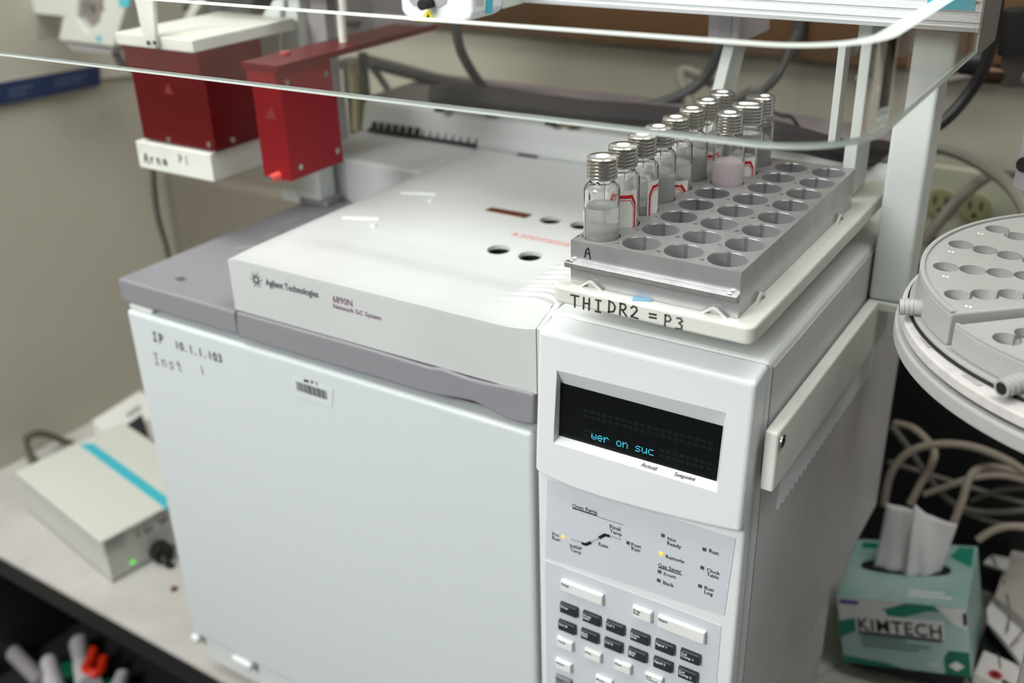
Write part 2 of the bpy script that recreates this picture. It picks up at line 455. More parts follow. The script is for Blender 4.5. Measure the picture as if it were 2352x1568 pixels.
# small details on the lid
a, b, c_, d = [at(*q, z=.5045) for q in ((1113, 484), (1128, 478), (1222, 494), (1207, 502))]
MB().slab([a + V((0, 0, 0)), d, c_, b], (0, 0, 1), .0008).obj('dark_label_edge', M_gold, gc)
sh = lambda p, ctr, f: ctr + (p - ctr) * f
ctr = (a + b + c_ + d) / 4
MB().slab([sh(p, ctr, .92) + V((0, 0, .0007)) for p in (a, d, c_, b)], (0, 0, 1), .0004).obj('dark_label', M_goldl, gc)
for q0, q1 in (((785, 503), (870, 506)), ((918, 446), (1000, 449))):
    p, q = at(*q0, z=.5042), at(*q1, z=.5042)
    MB().slab([p, q, q + V((0, .004, 0)), p + V((0, .004, 0))], (0, 0, 1), .0016).obj('raised_bar', M_panel, gc, bevel=.0004)
    r = at(q1[0] - 12, q1[1] + 12, z=.5048)
    MB().cyl(r - V((0, 0, .001)), r + V((0, 0, .001)), .0022, 10).obj('raised_dot', M_panel, gc)
# red warning print: triangle and word-like dashes
wm = MB(); p = at(1172, 538, z=.5050)
wm.add([p, p + V((.0065, 0, 0)), p + V((.0035, .006, 0))], [(0, 1, 2)])
wm.obj('warning_triangle', M_redtxt, gc, fix=False)
wm = MB()
for row in range(2):
    x = 0
    random.seed(row + 3)
    while x < .042:
        wl = random.uniform(.003, .007); o = p + V((.009 + x, .0033 - row * .0042, 0))
        wm.add([o, o + V((wl, 0, 0)), o + V((wl, .0016, 0)), o + V((0, .0016, 0))], [(0, 1, 2, 3)]); x += wl + .0014
wm.obj('warning_print', M_redtxt, gc, fix=False)['kind'] = 'stuff'
# lid's right flange: a thin double strip that rises with the lid
fl = MB()
prev = None
for k in range(25):
    y = .0 + k * .012; zt = lidz(.4295, y + .015) + .0012
    pts = [(.4300, y, .4600), (.4345, y, .4600), (.4345, y, zt), (.4300, y, zt)]
    fl.v += pts
for k in range(24):
    o = k * 4
    for i in range(4): fl.f.append([o + i, o + (i + 1) % 4, o + 4 + (i + 1) % 4, o + 4 + i]); fl.mi.append(0); fl.sm.append(False)
fl.f += [[0, 1, 2, 3], [96, 97, 98, 99]]; fl.mi += [0, 0]; fl.sm += [False, False]
fl.obj('lid_flange', M_lid, gc, bevel=.0008)

# rear of the top: left extension, riser with black comb, rear cover
MB().box(.045, .1445, .255, .349, T + .0005, .5045).obj('left_rear_cover', M_lid, gc, bevel=.003, seg=3)
MB().box(-.012, .044, .262, .349, T + .0005, .5040).obj('left_rear_cover', M_lid, gc, bevel=.003, seg=3)
for i in range(14):
    x = .0 + i * .0102
    MB().box(x, x + .0012, .262, .345, .5045, .5051).obj('rib_line', M_lid, gc)
rc = MB()
rc.slab([(-.012, .352, .45), (-.012, .352, .506), (-.012, .360, .534), (-.012, .368, .538), (-.012, .50, .538), (-.012, .50, .45)], (1, 0, 0), .575)
rco = rc.obj('rear_cover', M_lid, gc, bevel=.003, seg=3)
MB().box(-.008, .559, .372, .498, .5382, .5402).obj('rear_top', mat('dusty_grey_top', (120, 112, 114), .45, noise=.25, nscale=9), gc, bevel=.0008)
vt = MB()
p0, p1 = at(846, 302, y=.350), at(1092, 344, y=.350)
vt.slab([(.0, .3505, .505), (.145, .3505, .505), (.145, .3515, .5085), (.0, .3515, .5085)], (0, -1, 0), .0015)
vt.obj('vent_slot', M_black, gc)
for i in range(15):
    x = .004 + i * .0099
    tall = .0075 if i > 6 else .0095
    MB().slab([(x, .352, .506), (x + (.0065 if i < 7 else .0016), .352, .506), (x + (.0065 if i < 7 else .0016), .356, .506 + tall), (x, .356, .506 + tall)], (0, -1, .2), .002).obj('vent_tooth', M_black, gc)
p = at(1210, 362, z=.5035); MB().box(p.x - .012, p.x + .010, p.y - .001, p.y + .006, .501, .5055).obj('rear_slot', M_dark, gc)
for px, py, rr in ((1125, 262, .006), (1265, 283, .006), (1310, 284, .010), (1010, 252, .006)):
    p = at(px, py, z=.540); MB().cyl((p.x, p.y, .539), (p.x, p.y, .5415), rr, 16).obj('cap_plug', M_dark if rr < .01 else M_gold, gc)

# display housing
HY = -.015
hb = [at(x, y, y=HY) for x, y in ((1228, 1080), (1250, 1096), (1310, 1122), (1380, 1146), (1450, 1166), (1530, 1187), (1610, 1206), (1660, 1217), (1700, 1225))]
ht = [V((.5845, HY, .5165)), V((.4405, HY, .5165))]
hp = [V((min(p.x, .5845), HY, p.z)) for p in hb]
hh = MB()
front = [V(p) for p in hp] + ht
back = [V((p.x, .0055, p.z)) for p in hp] + [V((.5845, .0055, .5205)), V((.4405, .0055, .5205))]
k = len(front)
hh.add(front + back, [tuple(range(k)), tuple(range(k, 2 * k))[::-1]] + [(i, i + k, (i + 1) % k + k, (i + 1) % k) for i in range(k)])
hs = hh.obj('display_housing', M_panel, gc)
bv = hs.modifiers.new('bevel', 'BEVEL'); bv.width = .0028; bv.segments = 3; bv.limit_method = 'ANGLE'; bv.angle_limit = math.radians(50)
SY = -.0085
outer = [at(x, y, y=HY) for x, y in ((1271, 1017), (1647, 1131), (1669, 948), (1279, 850))]
inner = [at(x, y, y=SY) for x, y in ((1284, 999), (1646, 1104), (1661, 978), (1288, 878))]
oc = [V((p.x, HY, p.z)) for p in outer]; ic = [V((p.x, SY, p.z)) for p in inner]
o2 = [p + (p - q) * .15 for p, q in zip(oc, ic)]
i2 = [q for q in ic]
cut = MB(); cut.hexa(i2 + o2)
boolean(hs, cut)
cen = sum(ic, V()) / 4
MB().slab([c + (c - cen) * .0 + V((0, -.0001, 0)) for c in ic], (0, -1, 0), .0003).obj('display_screen', M_screen, gc)
# writing on the sloping lower lip of the window
n_lip = (oc[1] - oc[0]).cross(ic[0] - oc[0]).normalized()
if n_lip.y > 0: n_lip = -n_lip
pl = (oc[0], n_lip)
text('Actual', at(1471.5, 1071.5, pl=pl), at(1506.5, 1081.5, pl=pl), n_lip, M_inkgray, gc, bold=.01, lift=.0009)
text('Setpoint', at(1548, 1093.5, pl=pl), at(1595.5, 1106.5, pl=pl), n_lip, M_inkgray, gc, bold=.01, lift=.0009)
# dot-matrix characters
GL = {'w': ["00000", "00000", "10001", "10001", "10101", "10101", "01010"], 'e': ["00000", "00000", "01110", "10001", "11111", "10000", "01110"],
      'r': ["00000", "00000", "10110", "11001", "10000", "10000", "10000"], 'o': ["00000", "00000", "01110", "10001", "10001", "10001", "01110"],
      'n': ["00000", "00000", "10110", "11001", "10001", "10001", "10001"], 's': ["00000", "00000", "01111", "10000", "01110", "00001", "11110"],
      'u': ["00000", "00000", "10001", "10001", "10001", "10011", "01101"], 'c': ["00000", "00000", "01111", "10000", "10000", "10000", "01111"]}
DY = SY - .0006
gA, gB = at(1359.5, 1007, y=DY), at(1502, 1046, y=DY)
gX = (gB - gA).normalized(); gL = (gB - gA).length; dot = gL / (9 * 6 + 5); gZ = V((0, 0, 1))
dz = dot * 1.18
for i, ch in enumerate('wer on suc'):
    if ch == ' ': continue
    dm = MB()
    for r in range(7):
        for c in range(5):
            if GL[ch][r][c] == '1':
                o = gA + gX * ((i * 6 + c) * dot) + gZ * ((6 - r) * dz)
                q = dot * .36
                dm.add([o - gX * q - gZ * q, o + gX * q - gZ * q, o + gX * q + gZ * q, o - gX * q + gZ * q], [(0, 1, 2, 3)])
    dm.obj('display_character', M_glyph, gc, fix=False)
cm = MB()
for row in range(2):
    for i in range(20):
        o = gA + gX * ((i - 1.4) * 6 * dot) + gZ * (.0145 * row + (.0 if row == 0 else 0)) + V((0, .00008, 0))
        if row == 0 and 1 < i < 12: continue
        for seg in ((0, 3.0), (4.4, 7.4)):
            cm.add([o + gZ * seg[0] * dz, o + gX * 4.6 * dot + gZ * seg[0] * dz, o + gX * 4.6 * dot + gZ * seg[1] * dz, o + gZ * seg[1] * dz], [(0, 1, 2, 3)])
cm.obj('unlit_cells', M_cell, gc, fix=False)['kind'] = 'stuff'

# keypad column below the housing
KY = -.006
MB().box(.4325, .5825, KY, .0055, .020, .415).obj('keypad_frame', M_panel, gc, bevel=.0025, seg=3)
def kp(px, py, dy=0): return at(px, py, y=KY + dy)
def overlay(pts, name):
    P = [kp(*q) for q in pts]
    return MB().slab(P, (0, -1, 0), .0004).obj(name, M_overlay, gc, bevel=.0)
overlay([(1253, 1278), (1664, 1413), (1690, 1235), (1258, 1098)], 'status_overlay')
pA, pB = kp(1253, 1290), kp(1657, 1432)
zl = .12
MB().slab([(pA.x - .001, KY, zl), (pB.x, KY, zl), (pB.x, KY, (pA.z + pB.z) / 2), (pA.x, KY, (pA.z + pB.z) / 2)], (0, -1, 0), .0004).obj('keypad_overlay', M_overlay, gc)
OY = KY - .0004
def pt(body, a, b, m=None, bold=.018, sy=1, parent=None):
    return text(body, at(*a, y=OY), at(*b, y=OY), (0, -1, 0), m or M_ink, parent or gc, bold=bold, sy=sy)
pt('Oven Ramp', (1315, 1163.5), (1372.5, 1180))
pt('Pre', (1269, 1229), (1284.5, 1233)); pt('Run', (1269, 1238), (1287, 1243.5))
pt('Final', (1401, 1213), (1426, 1219.5)); pt('Temp', (1401, 1222.5), (1428.5, 1231))
pt('Initial', (1310, 1256), (1336, 1262.5)); pt('Temp', (1310, 1265), (1335.5, 1272.5))
pt('Rate', (1375, 1252), (1397, 1259)); pt('Post', (1450.5, 1253), (1473, 1259.5)); pt('Run', (1450.5, 1262), (1470, 1268))
pt('Not', (1533.5, 1239.5), (1553, 1245)); pt('Ready', (1532.5, 1250), (1565, 1260))
pt('Remote', (1529.5, 1281), (1572, 1293.5)); pt('Gas Saver', (1512, 1300), (1566, 1317))
pt('Front', (1525, 1321), (1553, 1329)); pt('Back', (1523, 1340.5), (1548.5, 1348.5))
pt('Run', (1628.5, 1268), (1650.5, 1275)); pt('Clock', (1623, 1310.5), (1653.5, 1321)); pt('Table', (1623, 1321), (1651, 1330))
pt('Run', (1618.5, 1352.5), (1639.5, 1359)); pt('Log', (1617.5, 1361.5), (1637, 1369))
def bar(a, b, w_, m, name='printed_line'):
    A_, B_ = at(*a, y=OY), at(*b, y=OY); d = (B_ - A_).normalized(); s_ = V((0, -1, 0)).cross(d) * w_ * .5
    return MB().slab([A_ - s_, B_ - s_, B_ + s_, A_ + s_], (0, -1, 0), .00012).obj(name, m, gc, fix=True)
bar((1315, 1166), (1372, 1184), .0011, M_ink); bar((1372, 1186), (1431, 1205), .0003, M_ink)
bar((1512, 1302), (1566, 1320), .0008, M_ink)
gl = mat('light_grey_ramp', (176, 176, 180), .5)
bar((1311, 1237.5), (1336, 1245.5), .0017, gl, 'ramp_line'); bar((1357, 1245), (1379, 1234), .0017, gl, 'ramp_line'); bar((1400, 1230), (1427, 1239), .0017, gl, 'ramp_line')
bar((1336, 1247), (1347, 1250.5), .0024, M_ink, 'ramp_line'); bar((1345, 1250.5), (1358, 1245), .0024, M_ink, 'ramp_line')
bar((1376, 1235), (1390, 1227.5), .0024, M_ink, 'ramp_line'); bar((1387, 1227.5), (1402, 1231), .0024, M_ink, 'ramp_line')
def led(px, py, m, s_=.00125):
    p = at(px, py, y=OY); MB().box(p.x - s_, p.x + s_, OY - .0004, OY, p.z - s_, p.z + s_).obj('indicator_led', m, gc)
for q in ((1443, 1246), (1523, 1229), (1515, 1312), (1513, 1332), (1618, 1261), (1613, 1303), (1608, 1345)): led(*q, M_ledoff)
led(1519, 1271, M_amber); led(1294, 1232, M_amber, .0010)
# keys
def key(tl, wd, ht_, m, body, tm, fs=.0026, lines=1):
    p = at(*tl, y=OY - .003)
    x0, z1 = p.x, p.z
    d = .0032
    mb = MB(); b = .0006
    mb.hexa([(x0, OY, z1 - ht_), (x0 + wd, OY, z1 - ht_), (x0 + wd, OY, z1), (x0, OY, z1),
             (x0 + b, OY - d, z1 - ht_ + b), (x0 + wd - b, OY - d, z1 - ht_ + b), (x0 + wd - b, OY - d, z1 - b), (x0 + b, OY - d, z1 - b)])
    k = mb.obj('key', m, gc, bevel=.0006, seg=2)
    if body: k['label'] = ('white' if m is M_keyw else 'grey purple' if m is M_keyg else 'charcoal') + ' key printed ' + body.replace('\n', ' ')
    if body:
        text(body, (x0 + .0013, OY - d, z1 - .0014 - fs * .72), None, (0, -1, 0), tm, k, size=fs, bold=.02, spacing=.8)
    return k
W = .0148; Hh = .0092
DK = [((1284, 1383), 'Oven'), ((1336, 1403), 'Front\nInlet'), ((1390, 1424), 'Col 1'), ((1446, 1446), 'Front\nDet'), ((1503, 1468), 'Signal 1'), ((1561, 1490), 'Col\nComp 1'),
      ((1280, 1423), 'Aux #'), ((1332, 1443), 'Back\nInlet'), ((1386, 1464), 'Col 2'), ((1441, 1486), 'Back\nDet'), ((1499, 1508), 'Signal 2'), ((1556, 1531), 'Col\nComp 2')]
for q, t_ in DK: key(q, W, Hh, M_key, t_, M_label, .00285)
for q, t_ in (((1277, 1462), 'Temp'), ((1341, 1488), 'Pres'), ((1409, 1514), 'Flow'), ((1480, 1543), 'Det\nControl'), ((1274, 1512), 'Status'), ((1366, 1550), 'Mode')):
    key(q, W - .0008, Hh, M_keyw, t_, M_ink, .0028)
key((1274, 1549), W - .0008, Hh, M_keyg, 'Time', M_ink, .0028)
key((1286, 1331), .0345, .0098, M_keyw, 'Stop', M_ink, .0034)
key((1451, 1391), .0150, .0098, M_keyw, 'Prep\nRun', M_ink, .0029)
key((1509, 1412), .0350, .0108, M_keyw, 'Start', M_ink, .0034)
# rows below the frame's edge carry on
for r in range(3):
    for c in range(5):
        x = .445 + c * .027; z = .198 - r * .017
        MB().box(x, x + W, OY - .003, OY, z - Hh, z).obj('key', M_keyw, gc, bevel=.0006)
# lid lettering
LY = -.0001
def lt(body, a, b, m, bold=.0, sy=1, y=LY): return text(body, at(*a, y=y), at(*b, y=y), (0, -1, 0), m, gc, bold=bold, sy=sy)
lt('Agilent Technologies', (611, 654.5), (732, 683.5), M_navy, .02, 1.25)
lt('6890N', (765, 693), (810, 704), M_purple, .005, 1.1)
lt('Network GC System', (766, 707), (876, 735.5), M_purple, .01)
sb = MB(); so = at(588.5, 642, y=LY)
for k in range(12):
    a = k * PI / 6 + .1; d = V((math.cos(a), 0, math.sin(a))); s_ = V((-d.z, 0, d.x)); L = .0078 if k % 2 == 0 else .0062
    P = so + V((0, -.0002, 0))
    sb.add([P + d * .0024 - s_ * .0005, P + d * .0024 + s_ * .0005, P + d * L + s_ * .00012, P + d * L - s_ * .00012], [(0, 1, 2, 3)])
for k in range(16):
    a, b = 2 * PI * k / 16, 2 * PI * (k + 1) / 16; P = so + V((0, -.0002, 0))
    f = lambda a, r: P + V((math.cos(a), 0, math.sin(a))) * r
    sb.add([f(a, .0018), f(a, .0027), f(b, .0027), f(b, .0018)], [(0, 1, 2, 3)])
sb.obj('spark_emblem', M_navy, gc, fix=False)
# door writing and barcode sticker
DYF = -.0012
scrawl('IP', at(353, 781, y=DYF), at(382, 790, y=DYF), .0080, (0, -1, 0), M_ink, gc, .0016)
scrawl('10.1.1.103', at(404, 799, y=DYF), at(513, 833, y=DYF), .0070, (0, -1, 0), M_ink, gc, .0013)
scrawl('Inst', at(356, 835, y=DYF), at(425, 855, y=DYF), .0110, (0, -1, 0), M_inkgray, gc, .0010)
scrawl('1', at(462, 858, y=DYF), at(478, 862, y=DYF), .0080, (0, -1, 0), M_inkgray, gc, .0010)
st = [at(x, y, y=DYF) for x, y in ((668, 908), (763, 935), (766, 893), (671, 864))]
sk = MB().slab(st, (0, -1, 0), .0002).obj('barcode_sticker', M_door, gc)
sk.data.materials[0] = mat('sticker_white', (208, 215, 215), .3)
bc = MB(); A_, B_ = at(683, 899, y=DYF - .0003), at(751, 911, y=DYF - .0003)
A_.z = at(682, 895, y=DYF).z; L = B_.x - A_.x; random.seed(11); x = 0
while x < L:
    w_ = random.choice((.0004, .0007, .0011)); x1 = min(x + w_, L)
    bc.add([(A_.x + x, DYF - .0004, A_.z), (A_.x + x1, DYF - .0004, A_.z), (A_.x + x1, DYF - .0004, A_.z + .0082), (A_.x + x, DYF - .0004, A_.z + .0082)], [(0, 1, 2, 3)])
    x += w_ + random.choice((.0006, .0009))
bc.obj('barcode', M_ink, sk, fix=False)
text('MPI', at(699, 877, y=DYF - .0002), at(729, 885, y=DYF - .0002), (0, -1, 0), M_ink, sk, bold=.02, space=1.6, sy=.65)

# ============================================================ rail and autosampler frame
fr = thing('autosampler', 'white ribbed autosampler beam on two posts bolted over the white instrument', 'autosampler', (.6, .23, .44))
x0 = .5870
MB().box(x0, .5955, .0, .26, .437, .479).obj('side_rail', M_tray, fr, bevel=.0018, seg=3)
p = at(1795, 1012, x=.5956); MB().cyl(p, p + V((.0012, 0, 0)), .0042, 20).obj('bolt', M_screw, fr)
MB().cyl(p + V((.0011, 0, 0)), p + V((.0014, 0, 0)), .002, 6).obj('bolt_socket', M_dark, fr)
MB().box(x0, .629, .218, .262, .471, .479).obj('post_foot', M_tray, fr, bevel=.0015)
PX0, PX1, PY0, PY1 = .5872, .6140, .2185, .250
MB().box(PX0, PX1, PY0, PY1, .479, .676).obj('post', [M_post], fr, bevel=.003, seg=3)
# beam with horizontal ribs
BY0, BY1, BZ0, BZ1 = .185, .262, .681, .76
prof = [(BY1, BZ0), (BY1, BZ1), (BY0, BZ1)]
z = BZ1
nr = 12
dzr = (BZ1 - BZ0 - .004) / nr
pf = []
for i in range(nr):
    zz = BZ1 - i * dzr
    pf += [(BY0, zz), (BY0, zz - dzr * .66), (BY0 + .0022, zz - dzr * .74), (BY0 + .0022, zz - dzr * .94)]
pf += [(BY0, BZ0 + .003), (BY0 + .002, BZ0)]
poly = [(BY1, BZ0), (BY1, BZ1)] + pf
bx0, bx1 = -.06, .632
bm_ = MB(); k = len(poly)
bm_.add([(bx0, y, z) for y, z in poly] + [(bx1, y, z) for y, z in poly], [tuple(range(k)), tuple(range(k, 2 * k))[::-1]] + [(i, (i + 1) % k, (i + 1) % k + k, i + k) for i in range(k)])
bm_.obj('ribbed_beam', M_panel, fr)
MB().box(bx1, bx1 + .004, BY0 - .002, BY1 + .002, BZ0 - .001, BZ1).obj('beam_end_cap', M_mgray, fr, bevel=.001)
MB().box(bx1 + .0042, bx1 + .006, BY0 + .012, BY1 - .004, BZ0 - .016, BZ1).obj('end_cover', mat('smoked_grey', (120, 117, 115), .4), fr)
p, q = at(2128, 19, y=BY0 - .0004), at(2206, 21, y=BY0 - .0004)
MB().box(p.x, q.x, BY0 - .0006, BY0, p.z, BZ1).obj('blue_stripe', M_cyan, fr)
# left post with gusset, foot and grey side
lp = MB(); lp.box(.0045, .034, .228, .252, T + .008, .681)
lp.obj('post', [M_post], fr, bevel=.002)
MB().box(.0345, .0575, .240, .254, .527, .681).obj('post_side', M_mgray, fr, bevel=.001)
MB().box(-.022, .004, .2285, .26, T + .0006, T + .014).obj('post_foot', M_post, fr, bevel=.003)
MB().box(.006, .036, .234, .262, T + .0006, T + .0078).obj('foot_block', M_mgray, fr)
def pgon(pts, y): return [at(*q, y=y) for q in pts]
MB().slab(pgon([(578, 100), (598, 128), (650, 128), (650, 0), (628, 0), (598, 60)], .222), (0, 1, 0), .004).obj('gusset', M_post, fr)
# hanging tray holder: plate, arms, brackets
th = thing('tray_holder', 'off-white tray holder plate marked THIDR2 = P3 under the silver vial rack', 'tray holder', (.52, .13, .543))
plate = MB()
def rr(x0, x1, y0, y1, r, n=6):
    out = []
    for cx, cy, a0 in ((x1 - r, y0 + r, -PI / 2), (x1 - r, y1 - r, 0), (x0 + r, y1 - r, PI / 2), (x0 + r, y0 + r, PI)):
        for i in range(n + 1):
            a = a0 + PI / 2 * i / n; out.append((cx + r * math.cos(a), cy + r * math.sin(a)))
    return out
PZ0, PZ1 = .5410, .5522
plate.slab([(x, y, PZ0) for x, y in rr(.4535, .5820, -.0200, .275, .006)], (0, 0, 1), PZ1 - PZ0)
plate.obj('tray_plate', M_tray, th, bevel=.0018, seg=3)
# corner clips round the rack
def clip(x, y, along):
    o = V((x, y, PZ1)); X = V((1, 0, 0)) if along == 'x' else V((0, 1, 0)); N = V((0, 1, 0)) if along == 'x' else V((-1, 0, 0))
    prof_o = [(-.0085, 0), (-.0062, .0015), (-.0022, .0046), (0, .0052), (.0022, .0046), (.0062, .0015), (.0085, 0)]
    prof_i = [(.0058, 0), (.0018, .0032), (0, .0036), (-.0018, .0032), (-.0058, 0)]
    P = [o + X * a + V((0, 0, b)) for a, b in prof_o + prof_i]
    mb = MB(); k = len(P); t = N * .0016
    no = len(prof_o)
    A = P + [p + t for p in P]
    fs = [(i, (i + 1) % k, (i + 1) % k + k, i + k) for i in range(k)]
    ii = list(range(no, k))[::-1]   # inner from left to right
    m_ = [(0, 1, ii[0]), (1, 2, ii[1], ii[0]), (2, 3, ii[2], ii[1]), (3, 4, ii[3], ii[2]), (4, 5, ii[4], ii[3]), (5, 6, ii[4])]
    fs += m_ + [tuple(j + k for j in f[::-1]) for f in m_]
    mb.add(A, fs); mb.obj('clip', M_tray, th)
clip(.4775, -.0145, 'x'); clip(.5560, -.0145, 'x'); clip(.5725, .0180, 'y'); clip(.5725, .1720, 'y')
ss = PZ0 + .0012
scrawl('THI', at(1312, 703, y=-.0200), at(1394, 720, y=-.0200), .0075, (0, -1, 0), M_fade, th, .0012)
scrawl('DR2', at(1397, 716, y=-.0200), at(1474, 733, y=-.0200), .0072, (0, -1, 0), M_fade, th, .0012)
scrawl('=', at(1491, 737, y=-.0200), at(1514, 741, y=-.0200), .0072, (0, -1, 0), M_fade, th, .0013)
scrawl('P3', at(1525, 748, y=-.0200), at(1578, 760, y=-.0200), .0070, (0, -1, 0), M_inkgray, th, .0012)
def arm(xl, xr, yb, zb, yt, zt, dpt=.026):
    MB().hexa([(xl, yb, zb), (xr, yb, zb), (xr, yb + dpt, zb), (xl, yb + dpt, zb), (xl, yt, zt), (xr, yt, zt), (xr, yt + dpt, zt), (xl, yt + dpt, zt)]).obj('arm', M_post, th, bevel=.0008)
arm(.5555, .5645, .224, PZ1, .224, .6805, .036)
arm(.4380, .4470, .226, PZ1, .283, .650, .030)
for xa in (.4300, .5480):
    MB().box(xa, xa + .026, .2625, .33, .648, .684).obj('bracket', M_postd, th, bevel=.001)
    MB().box(xa + .009, xa + .019, .2615, .2624, .652, .680).obj('bracket_slot', M_mgray, th)
MB().box(.4380, .4600, .226, .262, PZ0, PZ1).obj('arm_lug', M_tray, th)

# aluminium rack
rk = thing('vial_rack', 'silver aluminium vial rack with four columns of numbered wells marked A', 'rack', (.516, .1, PZ1))
RX0, RX1, RY0, RY1, RZ0, RZ1 = .4625, .5695, -.0118, .2060, PZ1 + .0002, .5800
HR = .0116; cx = [.4752 + .0268 * c for c in range(4)]; cy = [.0032 + .0265 * r for r in range(8)]
xe = [RX0] + [(cx[i] + cx[i + 1]) / 2 for i in range(3)] + [RX1]
ye = [RY0] + [(cy[i] + cy[i + 1]) / 2 for i in range(7)] + [RY1]
tp = MB(); wl = MB()
NS = 32
for r in range(8):
    for c in range(4):
        X0, X1, Y0, Y1 = xe[c], xe[c + 1], ye[r], ye[r + 1]
        ring = []; sq = []
        angs = [2 * PI * k / NS + PI / NS * 0 for k in range(NS)]
        for a in angs:
            ca, sa = math.cos(a), math.sin(a)
            ring.append((cx[c] + HR * ca, cy[r] + HR * sa, RZ1))
            tx = ((X1 - cx[c]) if ca > 0 else (X0 - cx[c])) / ca if abs(ca) > 1e-6 else 1e9
            ty = ((Y1 - cy[r]) if sa > 0 else (Y0 - cy[r])) / sa if abs(sa) > 1e-6 else 1e9
            t = min(tx, ty); sq.append((cx[c] + t * ca, cy[r] + t * sa, RZ1))
        tp.add(ring + sq, [(i, (i + 1) % NS, (i + 1) % NS + NS, i + NS) for i in range(NS)])
        for X, Y in ((X0, Y0), (X1, Y0), (X1, Y1), (X0, Y1)):
            a = math.atan2(Y - cy[r], X - cx[c]) % (2 * PI); i = int(a / (2 * PI / NS)); j = (i + 1) % NS
            tp.add([sq[i], (X, Y, RZ1), sq[j]], [(0, 1, 2)])
        wl.lathe([(.0004, RZ0 + .004), (HR, RZ0 + .004), (HR, RZ1 - .0005), (HR + .0005, RZ1 + .00004)], (cx[c], cy[r], 0), NS)
tp.obj('rack_top', M_alut, rk)
for r in range(8):
    for c in range(4):
        w_ = MB().lathe([(.0002, RZ0 + .004), (HR, RZ0 + .004), (HR, RZ1 - .0006), (HR + .0006, RZ1 + .00004)], (cx[c], cy[r], 0), NS)
        seam = {NS * 0 + 9, NS + 9, NS * 2 + 9}
        w_.mi = [1 if (q_ % NS) == 9 else 0 for q_ in range(len(w_.f))]
        w_.obj('well', [M_alu2, M_alu3], rk, fix=False)
sd = MB()
sd.add([(RX0, RY0, RZ0), (RX1, RY0, RZ0), (RX1, RY1, RZ0), (RX0, RY1, RZ0), (RX0, RY0, RZ1), (RX1, RY0, RZ1), (RX1, RY1, RZ1), (RX0, RY1, RZ1)],
       [(3, 2, 1, 0), (0, 1, 5, 4), (1, 2, 6, 5), (2, 3, 7, 6), (3, 0, 4, 7)])
sd.obj('rack_body', M_alu, rk)
MB().box(RX0 - .0022, RX1 + .0002, RY0 - .0045, RY0, .5637, .5672).obj('front_ledge', M_alut, rk, bevel=.0004)
for x in (RX0 + .0015, RX1 - .005):
    MB().cyl((x, RY0 - .0025, .5672), (x, RY0 - .0025, .5678), .0013, 12).obj('ledge_screw', M_screw, rk)
scrawl('A', at(1343, 590, y=RY0), at(1364, 594, y=RY0), .0062, (0, -1, 0), M_ink, rk, .0009)
for r in range(8):
    for c in range(4):
        if c < 1 and r > 0: continue
        text(str(8 - r + 8 * c), (cx[c] - .0137 if c else cx[c] - .0125, cy[r] - .0085, RZ1), None, (0, 0, 1), M_ink, rk, size=.0027, xdir=(1, .12, 0), bold=.01)
tpz = [at(1475, 662, y=RY0 - .0002), at(1505, 668, y=RY0 - .0002)]
MB().slab([at(1452, 690, z=PZ1 + .0002), at(1493, 692, z=PZ1 + .0002), at(1505, 688, z=PZ1 + .0002), at(1455, 678, z=PZ1 + .0002)], (0, 0, 1), .0003).obj('blue_tape', M_tape, th)

# ============================================================ vials
capz = at(1380, 357, y=.003).z
VR = .0107; VB = RZ0 + .0042
VH = capz - VB
print('vial height', VH, 'cap top', capz)
def make_vial(level, pink=False):
    t = thing('glass_vial', '', 'vial', (0, 0, 0), 'vials in the rack')
    H = VH - .0015; zc = H - .0118                      # underside of the cap
    sh_ = zc - .0065
    g = MB()
    prof_ = [(.0001, 0), (VR - .0012, 0), (VR, .0012), (VR, sh_), (VR - .0007, sh_ + .002), (VR - .0030, sh_ + .0042), (.0074, sh_ + .0050), (.0073, H - .001),
             (.0060, H - .001), (.0060, sh_ + .0046), (VR - .0037, sh_ + .0034), (VR - .0014, sh_ + .0010), (VR - .0012, sh_), (VR - .0012, .0020), (VR - .0022, .0012), (.0001, .0012)]
    g.lathe(prof_, n=40)
    g.obj('glass_body', M_glassv, t, local=True)
    l = MB(); rl = VR - .00115
    l.lathe([(.0001, .00125), (rl - .001, .00125), (rl, .0022), (rl, level + .0004), (rl - .0008, level), (.0001, level)], n=32)
    l.obj('liquid', M_liqp if pink else M_liq, t, local=True)
    c = MB(); R0 = .0089
    pr = [(R0 - .0008, zc), (R0, zc + .0004)]
    nb = 5; bh = (VH - zc - .0024) / nb
    for i in range(nb):
        z = zc + .0006 + i * bh
        pr += [(R0 - .0001, z), (R0 + .0002, z + bh * .35), (R0, z + bh * .7), (R0 - .0009, z + bh * .88)]
    pr += [(R0, VH - .0016), (R0 + .0001, VH - .0010), (R0 - .0004, VH - .0003), (R0 - .0010, VH), (.0040, VH), (.0037, VH - .0003)]
    c.lathe(pr, n=40); c.obj('screw_cap', M_cap, t, local=True, fix=False)
    s_ = MB(); s_.lathe([(.0042, VH - .0001), (.0040, VH + .00015), (.0001, VH + .00015)], n=24)
    s_.obj('septum', M_sept, t, local=True, fix=False)
    return t
